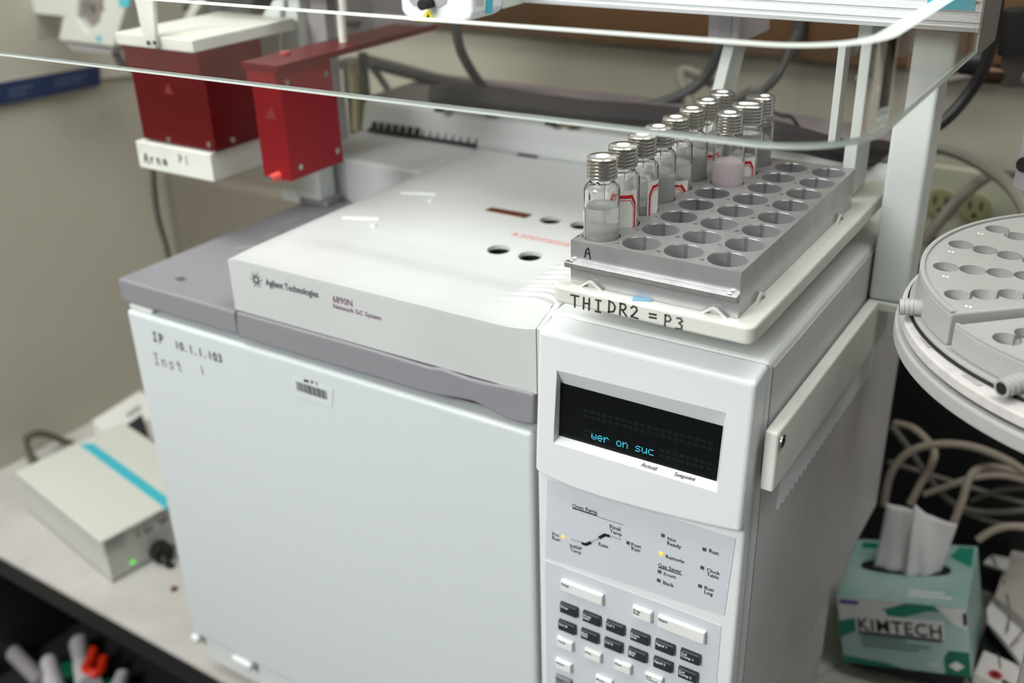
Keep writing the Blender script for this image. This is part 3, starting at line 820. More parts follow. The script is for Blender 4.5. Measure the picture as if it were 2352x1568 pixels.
def vial_label(t, a0, a1, z0, z1):
    R_ = VR + .00012; n = 16
    m = MB(); m.lathe([(R_, z0), (R_, z1)], n=n, a0=a0, a1=a1)
    o = m.obj('paper_label', M_label, t, local=True, fix=False)
    R2 = R_ + .0001
    def P(u, v): a = a0 + (a1 - a0) * u; return V((R2 * math.cos(a), R2 * math.sin(a), z0 + (z1 - z0) * v))
    pts = [(.06, .22), (.06, .78), (.2, .95), (.8, .95), (.94, .78), (.94, .22), (.8, .05), (.2, .05)]
    def inset(f): return [(.5 + (u - .5) * f, .5 + (v - .5) * (f - .06)) for u, v in pts]
    mb = MB()
    for f0, f1 in ((1, .86), (.80, .77)):
        A = inset(f0); B = inset(f1)
        for i in range(8):
            j = (i + 1) % 8
            for k in range(4):
                l_ = lambda p, q, t_: (p[0] + (q[0] - p[0]) * t_, p[1] + (q[1] - p[1]) * t_)
                mb.add([P(*l_(A[i], A[j], k / 4)), P(*l_(A[i], A[j], (k + 1) / 4)), P(*l_(B[i], B[j], (k + 1) / 4)), P(*l_(B[i], B[j], k / 4))], [(0, 1, 2, 3)])
    mb.obj('label_border', M_redp, o, local=True, fix=False)
# (row, column, liquid level, label start, label end, words)
D = math.radians
VIALS = [
 (0, 0, .0420, D(140), D(226), .006, .040, 'front vial of the left column in the silver rack, red label edge at its left'),
 (1, 0, .0275, D(252), D(352), .012, .047, 'second vial of the left column, red octagonal label border and little liquid'),
 (2, 0, .0410, D(318), D(410), .010, .045, 'third vial of the left column, handwritten label at its right side'),
 (3, 0, .0410, D(40), D(120), .006, .036, 'fourth vial of the left column, clear, more than half full'),
 (4, 0, .0400, D(215), D(345), .000, .0310, 'fifth vial of the left column, red-edged label low on the glass'),
 (5, 0, .0400, D(60), D(150), .006, .036, 'sixth vial of the left column, clear liquid, seen through the guard'),
 (6, 0, .0390, D(225), D(345), .004, .038, 'seventh vial of the left column, red band behind the pink vial'),
 (7, 0, .0390, D(100), D(190), .006, .036, 'last vial at the far end of the left column'),
 (5, 1, .0380, D(90), D(150), .004, .034, 'pale pink vial, nearest of the three in the second column'),
 (6, 1, .0340, D(235), D(345), .004, .037, 'middle vial of the second column, handwritten label with red band'),
 (7, 1, .0400, D(80), D(170), .006, .036, 'farthest vial of the second column, clear, almost full'),
]
for i, (r, c, lv, a0, a1, z0, z1, lab) in enumerate(VIALS):
    t = make_vial(lv, pink=(i == 8))
    t.location = (cx[c], cy[r], VB)
    t['label'] = lab
    vial_label(t, a0, a1, z0, z1)

# ============================================================ acrylic guard
ag = thing('acrylic_guard', 'clear acrylic safety guard with rounded corner curving in front of the vials', 'guard', (.3, -.07, .67))
def gpath(off):
    GX, GY, RC = .6395, -.0775, .050
    x1, y0, r = GX - off, GY + off, RC - off
    pts = [(a_, y0 - .030 * (GX - RC - a_)) for a_ in (-.12, .0, .15, .3, .45)]
    for i in range(25):
        a = -PI / 2 + PI / 2 * i / 24
        pts.append((x1 - r + r * math.cos(a), y0 + r + r * math.sin(a)))
    pts += [(x1, .06), (x1, .12), (x1, BY0 - .001)]
    return pts
po, pi_ = gpath(0), gpath(.0095)
GZ0, GZ1 = .6695, .7140
k = len(po); g = MB()
vs = [(x, y, z) for pth in (po, pi_) for z in (GZ0, GZ1) for x, y in pth]
O0, O1, I0, I1 = 0, k, 2 * k, 3 * k
g.cur = 0
ch = .0013
vs2 = [(x, y, z) for pth in (po, pi_) for z in (GZ0 + ch, GZ1) for x, y in pth]
g.add(vs2, [(O0 + i, O0 + i + 1, O1 + i + 1, O1 + i) for i in range(k - 1)] + [(I0 + i, I1 + i, I1 + i + 1, I0 + i + 1) for i in range(k - 1)], True)
g.cur = 1
vs3 = [(x, y, z) for pth in (po, pi_) for z in (GZ0, GZ0 + ch) for x, y in pth]
g.add(vs3, [(O0 + i, O0 + i + 1, O1 + i + 1, O1 + i) for i in range(k - 1)] + [(I0 + i, I1 + i, I1 + i + 1, I0 + i + 1) for i in range(k - 1)], False)
g.cur = 1
g.add(vs, [(O0 + i, I0 + i, I0 + i + 1, O0 + i + 1) for i in range(k - 1)] + [(O1 + i, O1 + i + 1, I1 + i + 1, I1 + i) for i in range(k - 1)] + [(O0, O1, I1, I0), (O0 + k - 1, I0 + k - 1, I1 + k - 1, O1 + k - 1)])
go = g.obj('guard_sheet', [M_acr, M_acr], ag)
go.data.materials[1] = M_frost

# ============================================================ PAL head hanging on the beam
ph = thing('syringe_carriage', 'white autosampler head with cyan stripe and yellow warning triangle hanging by the beam', 'autosampler head', (.31, .1, .66))
hy = .115
P = [at(x, y, y=hy) for x, y in ((932, 38), (948, 47), (1066, 50), (1080, 42))]
rgt = at(1085, 20, y=hy).x; lft = at(920, 0, y=hy).x
P = P[:3] + [V((rgt - .002, hy, P[3].z)), V((rgt, hy, P[3].z + .004)), V((rgt, hy, .80)), V((lft, hy, .80)), V((lft, hy, P[0].z + .004))]
hd = MB().slab(P, (0, 1, 0), .040)
hd.obj('head_shell', M_panel, ph, bevel=.002, seg=3)
def onh(px, py): return at(px, py, x=rgt + .0004)
MB().slab([onh(1116, 32), onh(1130, 30), onh(1134, -80), onh(1120, -80)], (1, 0, 0), .0005).obj('cyan_stripe', M_cyan, ph)
for k in range(6):
    MB().slab([onh(1092 + k * 3.5, 14), onh(1093.2 + k * 3.5, 14), onh(1095.2 + k * 3.5, -60), onh(1094 + k * 3.5, -60)], (1, 0, 0), .0004).obj('vent_line', M_box, ph)
MB().box(rgt - .012, rgt - .001, hy + .041, hy + .07, P[3].z + .001, .80).obj('side_casing', M_box, ph)
MB().slab([at(*q, y=hy - .0003) for q in ((965, 46), (1002, 48), (984, 20))], (0, -1, 0), .0003).obj('warning_triangle', M_yellow, ph)
MB().slab([at(*q, y=hy - .0007) for q in ((978, 43), (988, 44), (984, 30))], (0, -1, 0), .0002).obj('warning_symbol', M_ink, ph)
MB().slab([at(*q, y=hy - .0002) for q in ((940, 0), (950, 13), (972, 17), (1010, 17), (1026, 6), (1030, -40), (938, -40))], (0, -1, 0), .0004).obj('window_recess', M_mgray, ph)
p = at(983, 8, y=hy - .004); MB().cyl(p + V((0, .004, 0)), p - V((0, .008, 0)), .0038, 16).obj('knob', M_dark, ph)

# ============================================================ red boxes on the left
r1 = thing('agitator', 'dark red metal box under a white top plate, left of the frame post', 'agitator', (-.01, .13, .52))
y1 = .10
MB().box(-.060, .036, y1, y1 + .076, .5500, .6370).obj('red_casing', M_anod, r1, bevel=.0008)
MB().box(-.063, .036, y1 - .003, y1 + .122, .6372, .6480).obj('top_plate', M_tray, r1, bevel=.001)
MB().box(-.068, .032, y1 - .004, y1 + .120, .5220, .5480).obj('lower_tray', M_tray, r1, bevel=.0012)
for x, z in ((-.024, .5535), (.029, .5555)):
    MB().cyl((x, y1 - .001, z), (x, y1 + .001, z), .0028, 12).obj('screw', M_screw, r1)
MB().cyl((.0362, y1 + .02, .556), (.0382, y1 + .02, .556), .0028, 12).obj('screw', M_screw, r1)
MB().slab([at(x, y, y=y1 - .004) for x, y in ((352, 104), (375, 106), (368, -20), (325, -20))], (0, -1, 0), .004).obj('upright_strip', M_tray, r1)
for px in (352, 366):
    p = at(px, 96, y=y1 - .0085); MB().cyl(p, p - V((0, .0015, 0)), .0018, 10).obj('strip_screw', M_dark, r1)
m_ghost = mat('faint_red_print', (136, 44, 46), .5)
MB().slab([at(*q, y=y1 - .0001) for q in ((378, 214), (398, 217), (386, 190))], (0, -1, 0), .0002).obj('hot_surface_mark', m_ghost, r1)
scrawl('Arna', at(333, 372, y=y1 - .0041), at(390, 380, y=y1 - .0041), .0085, (0, -1, 0), M_ink, r1, .0016)
scrawl('P1', at(412, 374, y=y1 - .0041), at(440, 380, y=y1 - .0041), .0075, (0, -1, 0), M_inkgray, r1, .0012)
r2 = thing('red_controller_box', 'narrow bright red metal box with a long red top plate beside the frame post', 'control box', (.11, .13, .53))
MB().box(.0925, .1250, y1, y1 + .068, .5350, .6290).obj('red_casing', mat('bright_red_anodised', (146, 26, 36), .36, metal=.35, spec=.35), r2, bevel=.0008)
MB().box(.0900, .1310, y1 - .002, y1 + .215, .6290, .6345).obj('top_plate', M_anod, r2, bevel=.0006)
for y, z in ((.112, .618), (.160, .616), (.112, .545), (.160, .547)):
    MB().cyl((.1240, y, z), (.1262, y, z), .0026, 12).obj('screw', M_screw, r2)
p = at(640, 404, y=y1); MB().cyl(p + V((0, .001, 0)), p - V((0, .010, 0)), .0042, 14, .0034).obj('cable_gland', mat('coral_plastic', (226, 96, 84), .3), r2)
MB().cyl(p - V((0, .0095, 0)), p - V((0, .013, 0)), .0030, 12).obj('gland_tip', M_screw, r2)
MB().slab([at(*q, y=y1 - .0001) for q in ((610, 270), (636, 276), (623, 243))], (0, -1, 0), .0002).obj('hot_surface_mark', m_ghost, r2)
MB().cyl((.1100, y1 + .104, .6345), (.1100, y1 + .104, .70), .0040, 12).obj('white_rod', M_tray, r2)
MB().cyl((.1000, y1 + .04, .6345), (.1000, y1 + .04, .6365), .005, 12).obj('top_screw', mat('copper_red', (200, 90, 80), .3, metal=.6), r2)
# purple-grey casing behind the rod
cs = thing('grey_casing', 'smoky grey casing standing on the long red plate', 'casing', (.1, .3, .635))
MB().slab([at(*q, y=.315) for q in ((700, 125), (862, 108), (858, -30), (690, -30))], (0, 1, 0), .05).obj('shell', M_mgray, cs, bevel=.002)
MB().slab([at(*q, y=.3135) for q in ((700, -30), (757, 80), (757, -30))], (0, -1, 0), .003).obj('dark_flap', mat('dark_plum', (92, 74, 76), .5), cs)
MB().slab([at(*q, y=.3135) for q in ((790, 48), (838, 48), (828, 62), (800, 60))], (0, -1, 0), .002).obj('dark_patch', M_cable, cs)
MB().box(.055, .1295, .30, .315, .6346, .64).obj('base_flange', M_mgray, cs)

# ============================================================ poster board on the left wall
wp = thing('wall_notice', 'large pale notice with dark blue footer hanging on the left wall', 'notice', (WL, .25, .5))
xw = WL + .006
MB().slab([(WL + .001, -.10, .560), (WL + .001, .520, .508), (WL + .001, .520, .90), (WL + .001, -.10, .90)], (1, 0, 0), .007).obj('board', mat('notice_paper', (186, 182, 168), .7), wp)
def onw(px, py): return at(px, py, x=WL + .0082)
MB().slab([onw(*q) for q in ((-60, 255), (232, 195), (228, 150), (-60, 200))], (1, 0, 0), .0006).obj('blue_footer', M_blue, wp)
MB().slab([(WL + .001, -.10, .548), (WL + .001, .520, .489), (WL + .001, .520, .508), (WL + .001, -.10, .560)], (1, 0, 0), .007).obj('lower_edge', mat('notice_paper_edge', (196, 192, 178), .7), wp)
for (a, b) in (((20, 209), (75, 196)), ((20, 222), (60, 213)), ((124, 186), (200, 171)), ((124, 197), (190, 184))):
    A_, B_ = onw(*a), onw(*b); d = (B_ - A_).normalized(); s_ = V((1, 0, 0)).cross(d) * .0022
    MB().slab([p + V((.0008, 0, 0)) for p in (A_ - s_, B_ - s_, B_ + s_, A_ + s_)], (1, 0, 0), .0003).obj('footer_print', mat('grey_blue_print', (70, 82, 110), .6), wp)
tm = mat('faint_notice_print', (165, 160, 148), .7)
for k in range(4):
    A_, B_ = onw(95, 52 + k * 13), onw(145, 44 + k * 13)
    MB().slab([A_, B_, B_ + V((0, 0, .006)), A_ + V((0, 0, .006))], (1, 0, 0), .0003).obj('notice_print', tm, wp)

# white head of another autosampler at top left
h2 = thing('sampler_turret', 'white sampler turret with round window and cyan dot, upper left corner', 'sampler', (-.38, .33, .56))
yy = .32
sh2 = MB()
def P4(pts, dy=0): return [at(*q, y=yy + dy) for q in pts]
sh2.slab(P4([(140, 92), (268, 108), (300, 0), (318, -60), (255, -60), (235, 48), (205, 72), (185, 40), (190, -60), (158, -60), (162, 20), (150, 45)]), (0, 1, 0), .03)
sh2.obj('shell', M_box, h2, bevel=.003)
MB().slab(P4([(180, 40), (205, 78), (240, 55), (262, -60), (180, -60)], .012), (0, 1, 0), .012).obj('window_shade', mat('turret_grey', (128, 120, 120), .5), h2)
MB().slab(P4([(155, 96), (266, 112), (262, 122), (175, 114)], .006), (0, 1, 0), .03).obj('underside', M_mgray, h2)
MB().slab(P4([(228, 80), (240, 82), (241, 94), (229, 92)], -.0003), (0, -1, 0), .0004).obj('cyan_dot', M_cyan, h2)
MB().slab(P4([(278, -5), (308, -5), (302, 16), (283, 14)], -.0003), (0, -1, 0), .0004).obj('cyan_patch', M_cyan, h2)
for q in ((202, 13), (242, 13)):
    p = at(*q, y=yy); MB().cyl(p + V((0, .010, 0)), p - V((0, .002, 0)), .0042, 14).obj('round_stud', M_screw, h2)
MB().tube([at(275, 122, y=yy + .02), at(285, 142, y=yy + .05), at(310, 160, y=yy + .1)], .006).obj('hose', M_cable, h2)
MB().box(-.56 + .006, -.34, yy + .025, yy + .05, .60, .63).obj('wall_arm', M_box, h2)

# dark block behind the top plate (grey mottled) at top
bk = thing('grey_module', 'dark grey module standing behind the white top plate of the red box', 'module', (-.15, .62, .55))
MB().slab([at(*q, y=.60) for q in ((470, 62), (575, 70), (580, -40), (460, -40))], (0, 1, 0), .06).obj('casing', mat('dark_grey_case', (92, 90, 88), .5, noise=.3, nscale=30), bk, bevel=.004)
MB().slab([at(*q, y=.598) for q in ((405, 42), (425, 42), (430, 10), (402, 10))], (0, 1, 0), .02).obj('black_knob', M_black, bk)
MB().slab([at(*q, y=.55) for q in ((420, 58), (436, 62), (475, -10), (455, -10))], (0, 1, 0), .01).obj('white_strut', M_tray, bk)

# ============================================================ electronics box, left bench
eb = thing('power_supply_box', 'grey-white electronics box with cyan stripe on the bench left of the instrument', 'electronics box', (-.2, .044, 0))
A0 = V((-.2010, .0450, .0004)); u = V((-.984, .178, 0)).normalized(); v = V((.125, .992, 0)).normalized()
Lu, Lv, Hb = .228, .158, .066
def E(a, b, z): return A0 + u * a + v * b + V((0, 0, z))
MB().hexa([E(.004, .004, .004), E(.004, Lv, .004), E(Lu, Lv, .004), E(Lu, .004, .004), E(.004, .004, Hb - .004), E(.004, Lv, Hb - .004), E(Lu, Lv, Hb - .004), E(Lu, .004, Hb - .004)]).obj('case', M_boxs, eb, bevel=.001)
MB().hexa([E(0, 0, Hb - .004), E(0, Lv, Hb - .004), E(Lu, Lv, Hb - .004), E(Lu, 0, Hb - .004), E(0, 0, Hb), E(0, Lv, Hb), E(Lu, Lv, Hb), E(Lu, 0, Hb)]).obj('top_cover', M_box, eb, bevel=.001)
MB().hexa([E(.004, .004, 0), E(.004, Lv, 0), E(Lu, Lv, 0), E(Lu, .004, 0), E(.004, .004, .004), E(.004, Lv, .004), E(Lu, Lv, .004), E(Lu, .004, .004)]).obj('base', M_mgray, eb)
s0 = [at(*q, z=Hb + .0001) for q in ((190, 1020), (210, 1018), (372, 1140), (369, 1153), (362, 1150))]
MB().slab([at(*q, z=Hb + .0001) for q in ((183, 1022), (213, 1018), (384, 1142), (384, 1172), (356, 1150))], (0, 0, 1), .0006).obj('cyan_stripe', M_cyan, eb)
# end panel facing the door (plane through A0 along v)
npn = u * -1
ePl = (A0 - u * 0 + V((0, 0, 0)) + u * .004, npn)
def onE(px, py, l=.0006): return at(px, py, pl=(ePl[0] + npn * l, npn))
p = onE(305, 1290); MB().cyl(p, p + npn * .0015, .0032, 12).obj('green_led', M_greenled, eb)
for px, py, r in ((317, 1226, .0030), (335, 1217, .0038), (345, 1211, .0030), (372, 1192, .006)):
    p = onE(px, py); MB().cyl(p, p + npn * .003, r, 12).obj('socket', mat('socket_grey', (110, 108, 108), .5), eb)
for k in range(4):
    a, b = onE(238, 1247 + k * 9), onE(290, 1222 + k * 9)
    MB().slab([a, b, b + V((0, 0, .0014)), a + V((0, 0, .0014))], npn, .0002).obj('panel_print', mat('panel_print_grey', (140, 142, 140), .6), eb)
p = onE(365, 1262)
MB().cyl(p, p + npn * .014, .0135, 16).obj('power_plug', M_black, eb)
MB().tube([p + npn * .010, p + npn * .022 + V((0, -.004, -.006)), p + npn * .030 + V((.0, .02, -.03)), p + npn * .028 + V((.004, .10, -.034))], .0045).obj('power_cord', M_cableb, eb)
pf_ = at(400, 1354, z=0)
o = MB().cyl(pf_, pf_ + V((0, 0, .004)), .0045, 12, .003).obj('rubber_bump', mat('brown_rubber', (92, 66, 52), .6)); tag(o, 'small brown rubber button on the bench by the door corner', 'button')
# cable loop behind the box
o = MB().tube([at(92, 1070, x=-.500), at(62, 1030, x=-.515), at(66, 1002, x=-.525), at(100, 996, x=-.53), at(150, 1014, x=-.53), at(200, 1032, x=-.525)], .0052, sub=10).obj('power_cable', mat('olive_grey_cable', (96, 92, 74), .6))
tag(o, 'olive grey cable looping up behind the electronics box on the left', 'cable')
o = MB().tube([at(76, 1075, x=-.500), at(58, 1035, x=-.51), at(50, 1000, x=-.52)], .003).obj('thin_cable', M_cableg)
tag(o, 'thin pale cable rising beside the olive loop behind the electronics box', 'cable')
# paper stack and black pouch behind it
pk = thing('document_box', 'flat white printed carton behind the electronics box, by the left wall', 'carton', (-.42, .30, 0))
c0 = [at(*q, z=.05) for q in ((212, 965), (322, 896), (420, 960), (300, 1040))]
MB().slab([V((p.x, p.y, 0)) for p in c0], (0, 0, 1), .05).obj('carton', mat('carton_white', (226, 225, 220), .6), pk, bevel=.001)
g0 = [at(*q, z=.0503) for q in ((288, 952), (318, 930), (326, 938), (296, 958))]
MB().slab(g0, (0, 0, 1), .0003).obj('printed_patch', mat('grey_print', (150, 152, 148), .6), pk)
g1 = [at(*q, z=.0505) for q in ((276, 1006), (330, 966), (352, 1045), (338, 1044))]
o = MB().slab(g1, (0, 0, 1), .014).obj('black_pouch', mat('black_cloth', (34, 32, 36), .8), bevel=.003); tag(o, 'black pouch lying on the white carton at the door edge', 'pouch')

# ============================================================ cables behind
def cable(name, label, pts, r, m, group=None, n=8):
    o = MB().tube(pts, r, n, 10).obj(name, m); tag(o, label, 'cable', group); return o
cable('hanging_cable', 'grey cable hanging under the white tray of the red box', [at(350, 372, y=.105), at(350, 400, y=.108), at(352, 430, y=.115), at(362, 500, y=.14), at(386, 590, y=.16), at(392, 680, y=.17)], .0036, M_cableg)
cable('hanging_cable', 'dark grey cable dropping from behind the white head to the hoses', [at(1050, 40, y=.26), at(1062, 110, y=.32), at(1090, 165, y=.38), at(1125, 212, y=.44)], .0050, M_cable)
cable('hose_bundle', 'thick black insulated hose lying along the back of the instrument top', [at(1000, 222, z=.553), at(1040, 218, z=.556), at(1200, 236, z=.556), at(1350, 256, z=.556), at(1480, 266, z=.556), at(1620, 282, z=.556), at(1800, 312, z=.554), at(1960, 345, z=.554), at(2040, 352, y=.46)], .0125, M_tube)
cable('hose_bundle', 'thinner dark hose crossing over to the red box', [at(755, 155, y=.40), at(830, 142, y=.42), at(950, 170, y=.44), at(1080, 198, y=.46), at(1220, 215, y=.47), at(1380, 236, y=.475)], .0056, M_tube)
cable('hose_bundle', 'dark cable just above the thinner hose near the red plate', [at(840, 130, y=.42), at(920, 150, y=.45), at(1040, 182, y=.47), at(1180, 206, y=.485)], .004, M_cable)
cable('vertical_cable', 'dark vertical cable behind the red box next to the frame post', [at(838, 120, y=.40), at(842, 180, y=.40), at(852, 262, y=.39)], .0055, M_cable)
cable('vertical_cable', 'thin dark cable slanting down behind the red plate', [at(848, 140, y=.42), at(880, 180, y=.43), at(915, 235, y=.43)], .004, M_cable)
cable('vertical_cable', 'pale brown cable hanging behind the bright red box', [at(815, 140, y=.38), at(820, 210, y=.38), at(822, 300, y=.38)], .006, mat('brownish_cable', (150, 140, 112), .6))
cable('vertical_cable', 'dark cable left of the pale brown cable', [at(800, 140, y=.39), at(806, 220, y=.39), at(812, 310, y=.39)], .0045, M_cable)
cable('vertical_cable', 'olive green cable right of the pale brown cable', [at(832, 170, y=.385), at(834, 230, y=.385), at(836, 290, y=.385)], .0045, mat('olive_cable', (88, 86, 58), .6))
cable('looping_cable', 'grey cable sweeping up from the hoses to the slanted middle arm', [at(1400, 252, y=.47), at(1500, 240, y=.48), at(1580, 210, y=.49), at(1630, 165, y=.50), at(1665, 90, y=.50)], .0056, M_cable)
cable('looping_cable', 'small curled grey cable left of the middle arm', [at(1592, 262, y=.475), at(1585, 225, y=.49), at(1566, 180, y=.50), at(1572, 160, y=.51), at(1610, 172, y=.51), at(1640, 190, y=.51)], .0055, M_cableg)
cable('looping_cable', 'grey cable running from the middle arm to the guard corner', [at(1640, 262, y=.47), at(1725, 210, y=.5), at(1770, 180, y=.53), at(1795, 150, y=.55), at(1830, 80, y=.6)], .0052, M_cable)
cable('looping_cable', 'thin black wire dropping behind the guard corner', [at(1700, 235, y=.47), at(1790, 262, y=.46), at(1830, 270, y=.45), at(1875, 322, y=.42), at(1890, 336, y=.40)], .0022, M_cableb)
cable('hanging_cable', 'grey cable in front of the brown board right of the middle arm', [at(1842, -40, y=.67), at(1838, 60, y=.67), at(1830, 118, y=.67)], .0065, M_cable)
cable('black_cable', 'black cable curving down beside the beam end', [at(2295, -20, y=.45), at(2283, 60, y=.45), at(2262, 150, y=.45), at(2225, 215, y=.45), at(2168, 278, y=.44), at(2100, 318, y=.43)], .0052, M_cableb)
cable('wall_cable', 'thin grey cable along the wall behind the post', [at(2120, 190, y=.66), at(2170, 185, y=.66), at(2245, 170, y=.66)], .0045, M_cableg)
cable('wall_cable', 'dark grey cable arching right from the post over the outlet', [at(2125, 340, y=.62), at(2170, 342, y=.62), at(2230, 365, y=.61), at(2295, 405, y=.59), at(2335, 445, y=.57), at(2365, 500, y=.55)], .0068, M_cableg)
cable('wall_cable', 'dark grey cable climbing from behind the disc across the outlet', [at(2120, 560, y=.60), at(2180, 480, y=.62), at(2240, 425, y=.64), at(2290, 395, y=.65), at(2360, 396, y=.65)], .0062, M_cableg)

# outlet
ol = thing('wall_outlet', 'ivory double socket plate on the back wall behind the white post', 'outlet', (.56, WB, .4))
q = [at(*t_, y=WB - .001) for t_ in ((2130, 378), (2352, 405), (2352, 560), (2125, 530))]
zc_ = at(2165, 460, y=WB).z
xa, xb = at(2165, 460, y=WB).x, at(2245, 470, y=WB).x
MB().box(xa - .035, xb + .075, WB - .008, WB - .0005, zc_ - .045, zc_ + .042).obj('cover_plate', M_outlet, ol, bevel=.003)
for xx in (xa, xb):
    MB().cyl((xx, WB - .0078, zc_), (xx, WB - .0125, zc_), .0165, 24).obj('socket', mat('olive_socket', (142, 142, 104), .5), ol)
    for dx in (-.006, .006):
        MB().box(xx + dx - .0014, xx + dx + .0014, WB - .0130, WB - .0124, zc_ - .001, zc_ + .008).obj('socket_slot', M_dark, ol)
    MB().cyl((xx, WB - .0124, zc_ - .008), (xx, WB - .0130, zc_ - .008), .0028, 10).obj('socket_slot', M_dark, ol)
# valve at upper right
vv = thing('gas_valve', 'black and brass gas valve in front of the brown board, right edge', 'valve', (.6, .6, .6))
vy = .52
MB().cyl(at(2210, 140, y=vy), at(2253, 145, y=vy), .0120, 20).obj('black_knob', M_black, vv)
MB().cyl(at(2262, 168, y=vy), at(2312, 172, y=vy), .0095, 16).obj('brass_stem', mat('dark_brass', (78, 58, 46), .35, metal=.8), vv)
MB().cyl(at(2253, 150, y=vy), at(2266, 165, y=vy), .0075, 16).obj('hose_tail', M_black, vv)
MB().cyl(at(2330, 195, y=vy), at(2338, 90, y=vy), .0135, 6).obj('hex_body', mat('dark_steel', (96, 92, 86), .4, metal=.7), vv)
MB().cyl(at(2337, 122, y=vy), at(2345, 20, y=vy), .017, 20).obj('black_barrel', M_black, vv)
MB().cyl(at(2318, 172, y=vy), at(2360, 178, y=vy), .0100, 16).obj('fitting', mat('worn_steel', (150, 140, 120), .35, metal=.8), vv)

# ============================================================ vial turntable, right
tt = thing('vial_turntable', 'round pale grey vial carousel with scalloped pockets standing right of the instrument', 'carousel', (.775, .133, 0))
C0 = V((.7735, .133)); RT = .1365
M_disc = M_lgray
def arcpts(c, r, a0, a1, n): return [(c[0] + r * math.cos(a0 + (a1 - a0) * i / n), c[1] + r * math.sin(a0 + (a1 - a0) * i / n)) for i in range(n + 1)]
# divider direction seen in the photograph
d0, d1 = at(2199, 712, z=.558), at(2360, 699, z=.558)
ang0 = math.atan2(d0.y - C0.y, d0.x - C0.x) % (2 * PI)
# top tray sectors: one pocketed quadrant behind the divider, one in front
def sector(name, a0, a1, z1, z0, r):
    arc = arcpts(C0, r, a0, a1, 48)
    mid = (C0.x, C0.y)
    top = MB(); P = [(x, y, z0) for x, y in arc] + [(mid[0], mid[1], z0)]
    top.slab(P, (0, 0, 1), z1 - z0)
    return top.obj(name, M_disc, tt, bevel=.0012)
q1 = sector('tray_quadrant', ang0 - PI / 2 - .02, ang0 + 0.0, .5560, .5365, RT)
q1b = sector('tray_quadrant', ang0 + .03, ang0 + PI / 2, .5515 + .0, .5365, RT + .0)
q1.name = 'tray_quadrant'
# the sector at larger angle is in front in the photograph or behind: order by y
bpy.context.view_layer.update()
# pockets: rows of touching round holes with raised rim
def pockets(obj, z1, pts, depth=.0065, r=.0077):
    cut = MB()
    for x, y in pts:
        cut.cyl((x, y, z1 - depth), (x, y, z1 + .004), r, 22)
    boolean(obj, cut, True)
def radial(a_first, step, n, shift=0):
    out = []
    for k in range(n):
        a = a_first + step * k
        for j, rr_ in enumerate((.1215, .1065, .0915, .0765, .0615)):
            if j > 2 and k % 2 and j == 4: continue
            out.append((C0.x + rr_ * math.cos(a), C0.y + rr_ * math.sin(a)))
    return out
rad = math.radians
pa = radial(ang0 - rad(10.8), -rad(20.3), 4)
pb = radial(ang0 + rad(12.5), rad(20.3), 4)
pockets(q1, .5560, pa)
pockets(q1b, .5515, pb)
def numbers(aa, z, tag_):
    for k in range(4):
        a = aa - rad(20.3) * k - rad(7.5)
        a += rad(0)
        p = (C0.x + .1225 * math.cos(a + rad(15)), C0.y + .1225 * math.sin(a + rad(15)), z)
        mb = MB()
        for dx in (-.0018, .0004): mb.box(p[0] + dx, p[0] + dx + .0013, p[1] - .0010, p[1] + .0012, z, z + .0001)
        mb.obj('position_mark', M_label, tt)
numbers(ang0 - rad(10.8), .5560, '')
def ringm(r0, r1, z0, z1, name, m, a0=0, a1=2 * PI, n=120, bev=.0006, ctr=C0):
    mb = MB(); full = abs(a1 - a0 - 2 * PI) < 1e-6; k = n if full else n + 1
    vs = []
    for r, z in ((r0, z0), (r1, z0), (r1, z1), (r0, z1)):
        vs += [(ctr.x + r * math.cos(a0 + (a1 - a0) * i / n), ctr.y + r * math.sin(a0 + (a1 - a0) * i / n), z) for i in range(k)]
    fs = []
    for b_ in range(4):
        for i in range(n):
            j = (i + 1) % k
            fs.append((b_ * k + i, b_ * k + j, ((b_ + 1) % 4) * k + j, ((b_ + 1) % 4) * k + i))
    if not full: fs += [(0, k, 2 * k, 3 * k), (k - 1, 4 * k - 1, 3 * k - 1, 2 * k - 1)]
    mb.add(vs, fs); return mb.obj(name, m, tt, bevel=bev)
ringm(RT - .0026, RT, .5562, .5574, 'rim', M_disc, ang0 - PI / 2 - .02, ang0 - .005, 60, 0)
ringm(RT - .0022, RT, .5516, .5526, 'rim', M_disc, ang0 + .035, ang0 + PI / 2, 60, 0)
ringm(.04, RT + .0030, .5340, .5366, 'lower_flange', M_disc)
C0b = V((.7900, .133))
ringm(.05, RT + .0042, .5326, .5340, 'gap_shadow_ring', M_dark)  # black ring painted for the shadow between tray and ring
ringm(.03, .1600, .5258, .5325, 'upper_ring', mat('pale_ring_plastic', (196, 193, 191), .5, noise=.06, nscale=150), ctr=C0b, bev=.001)
ringm(.03, .1570, .5235, .5258, 'ring_gap', M_dark, ctr=C0b, bev=0)
ringm(.03, .1625, .5136, .5235, 'lower_ring', M_lgray, ctr=C0b, bev=.0015)
for px, py in ((2128, 787), (2232, 873)):
    p = at(px, py, z=.5326); a = math.atan2(p.y - C0b.y, p.x - C0b.x)
    t_ = V((-math.sin(a), math.cos(a), 0)); r_ = V((math.cos(a), math.sin(a), 0)); L = .0065
    MB().slab([p - t_ * L - r_ * .0016, p + t_ * L - r_ * .0016, p + t_ * L + r_ * .0016, p - t_ * L + r_ * .0016], (0, 0, 1), .0003).obj('slot', M_mgray, tt)
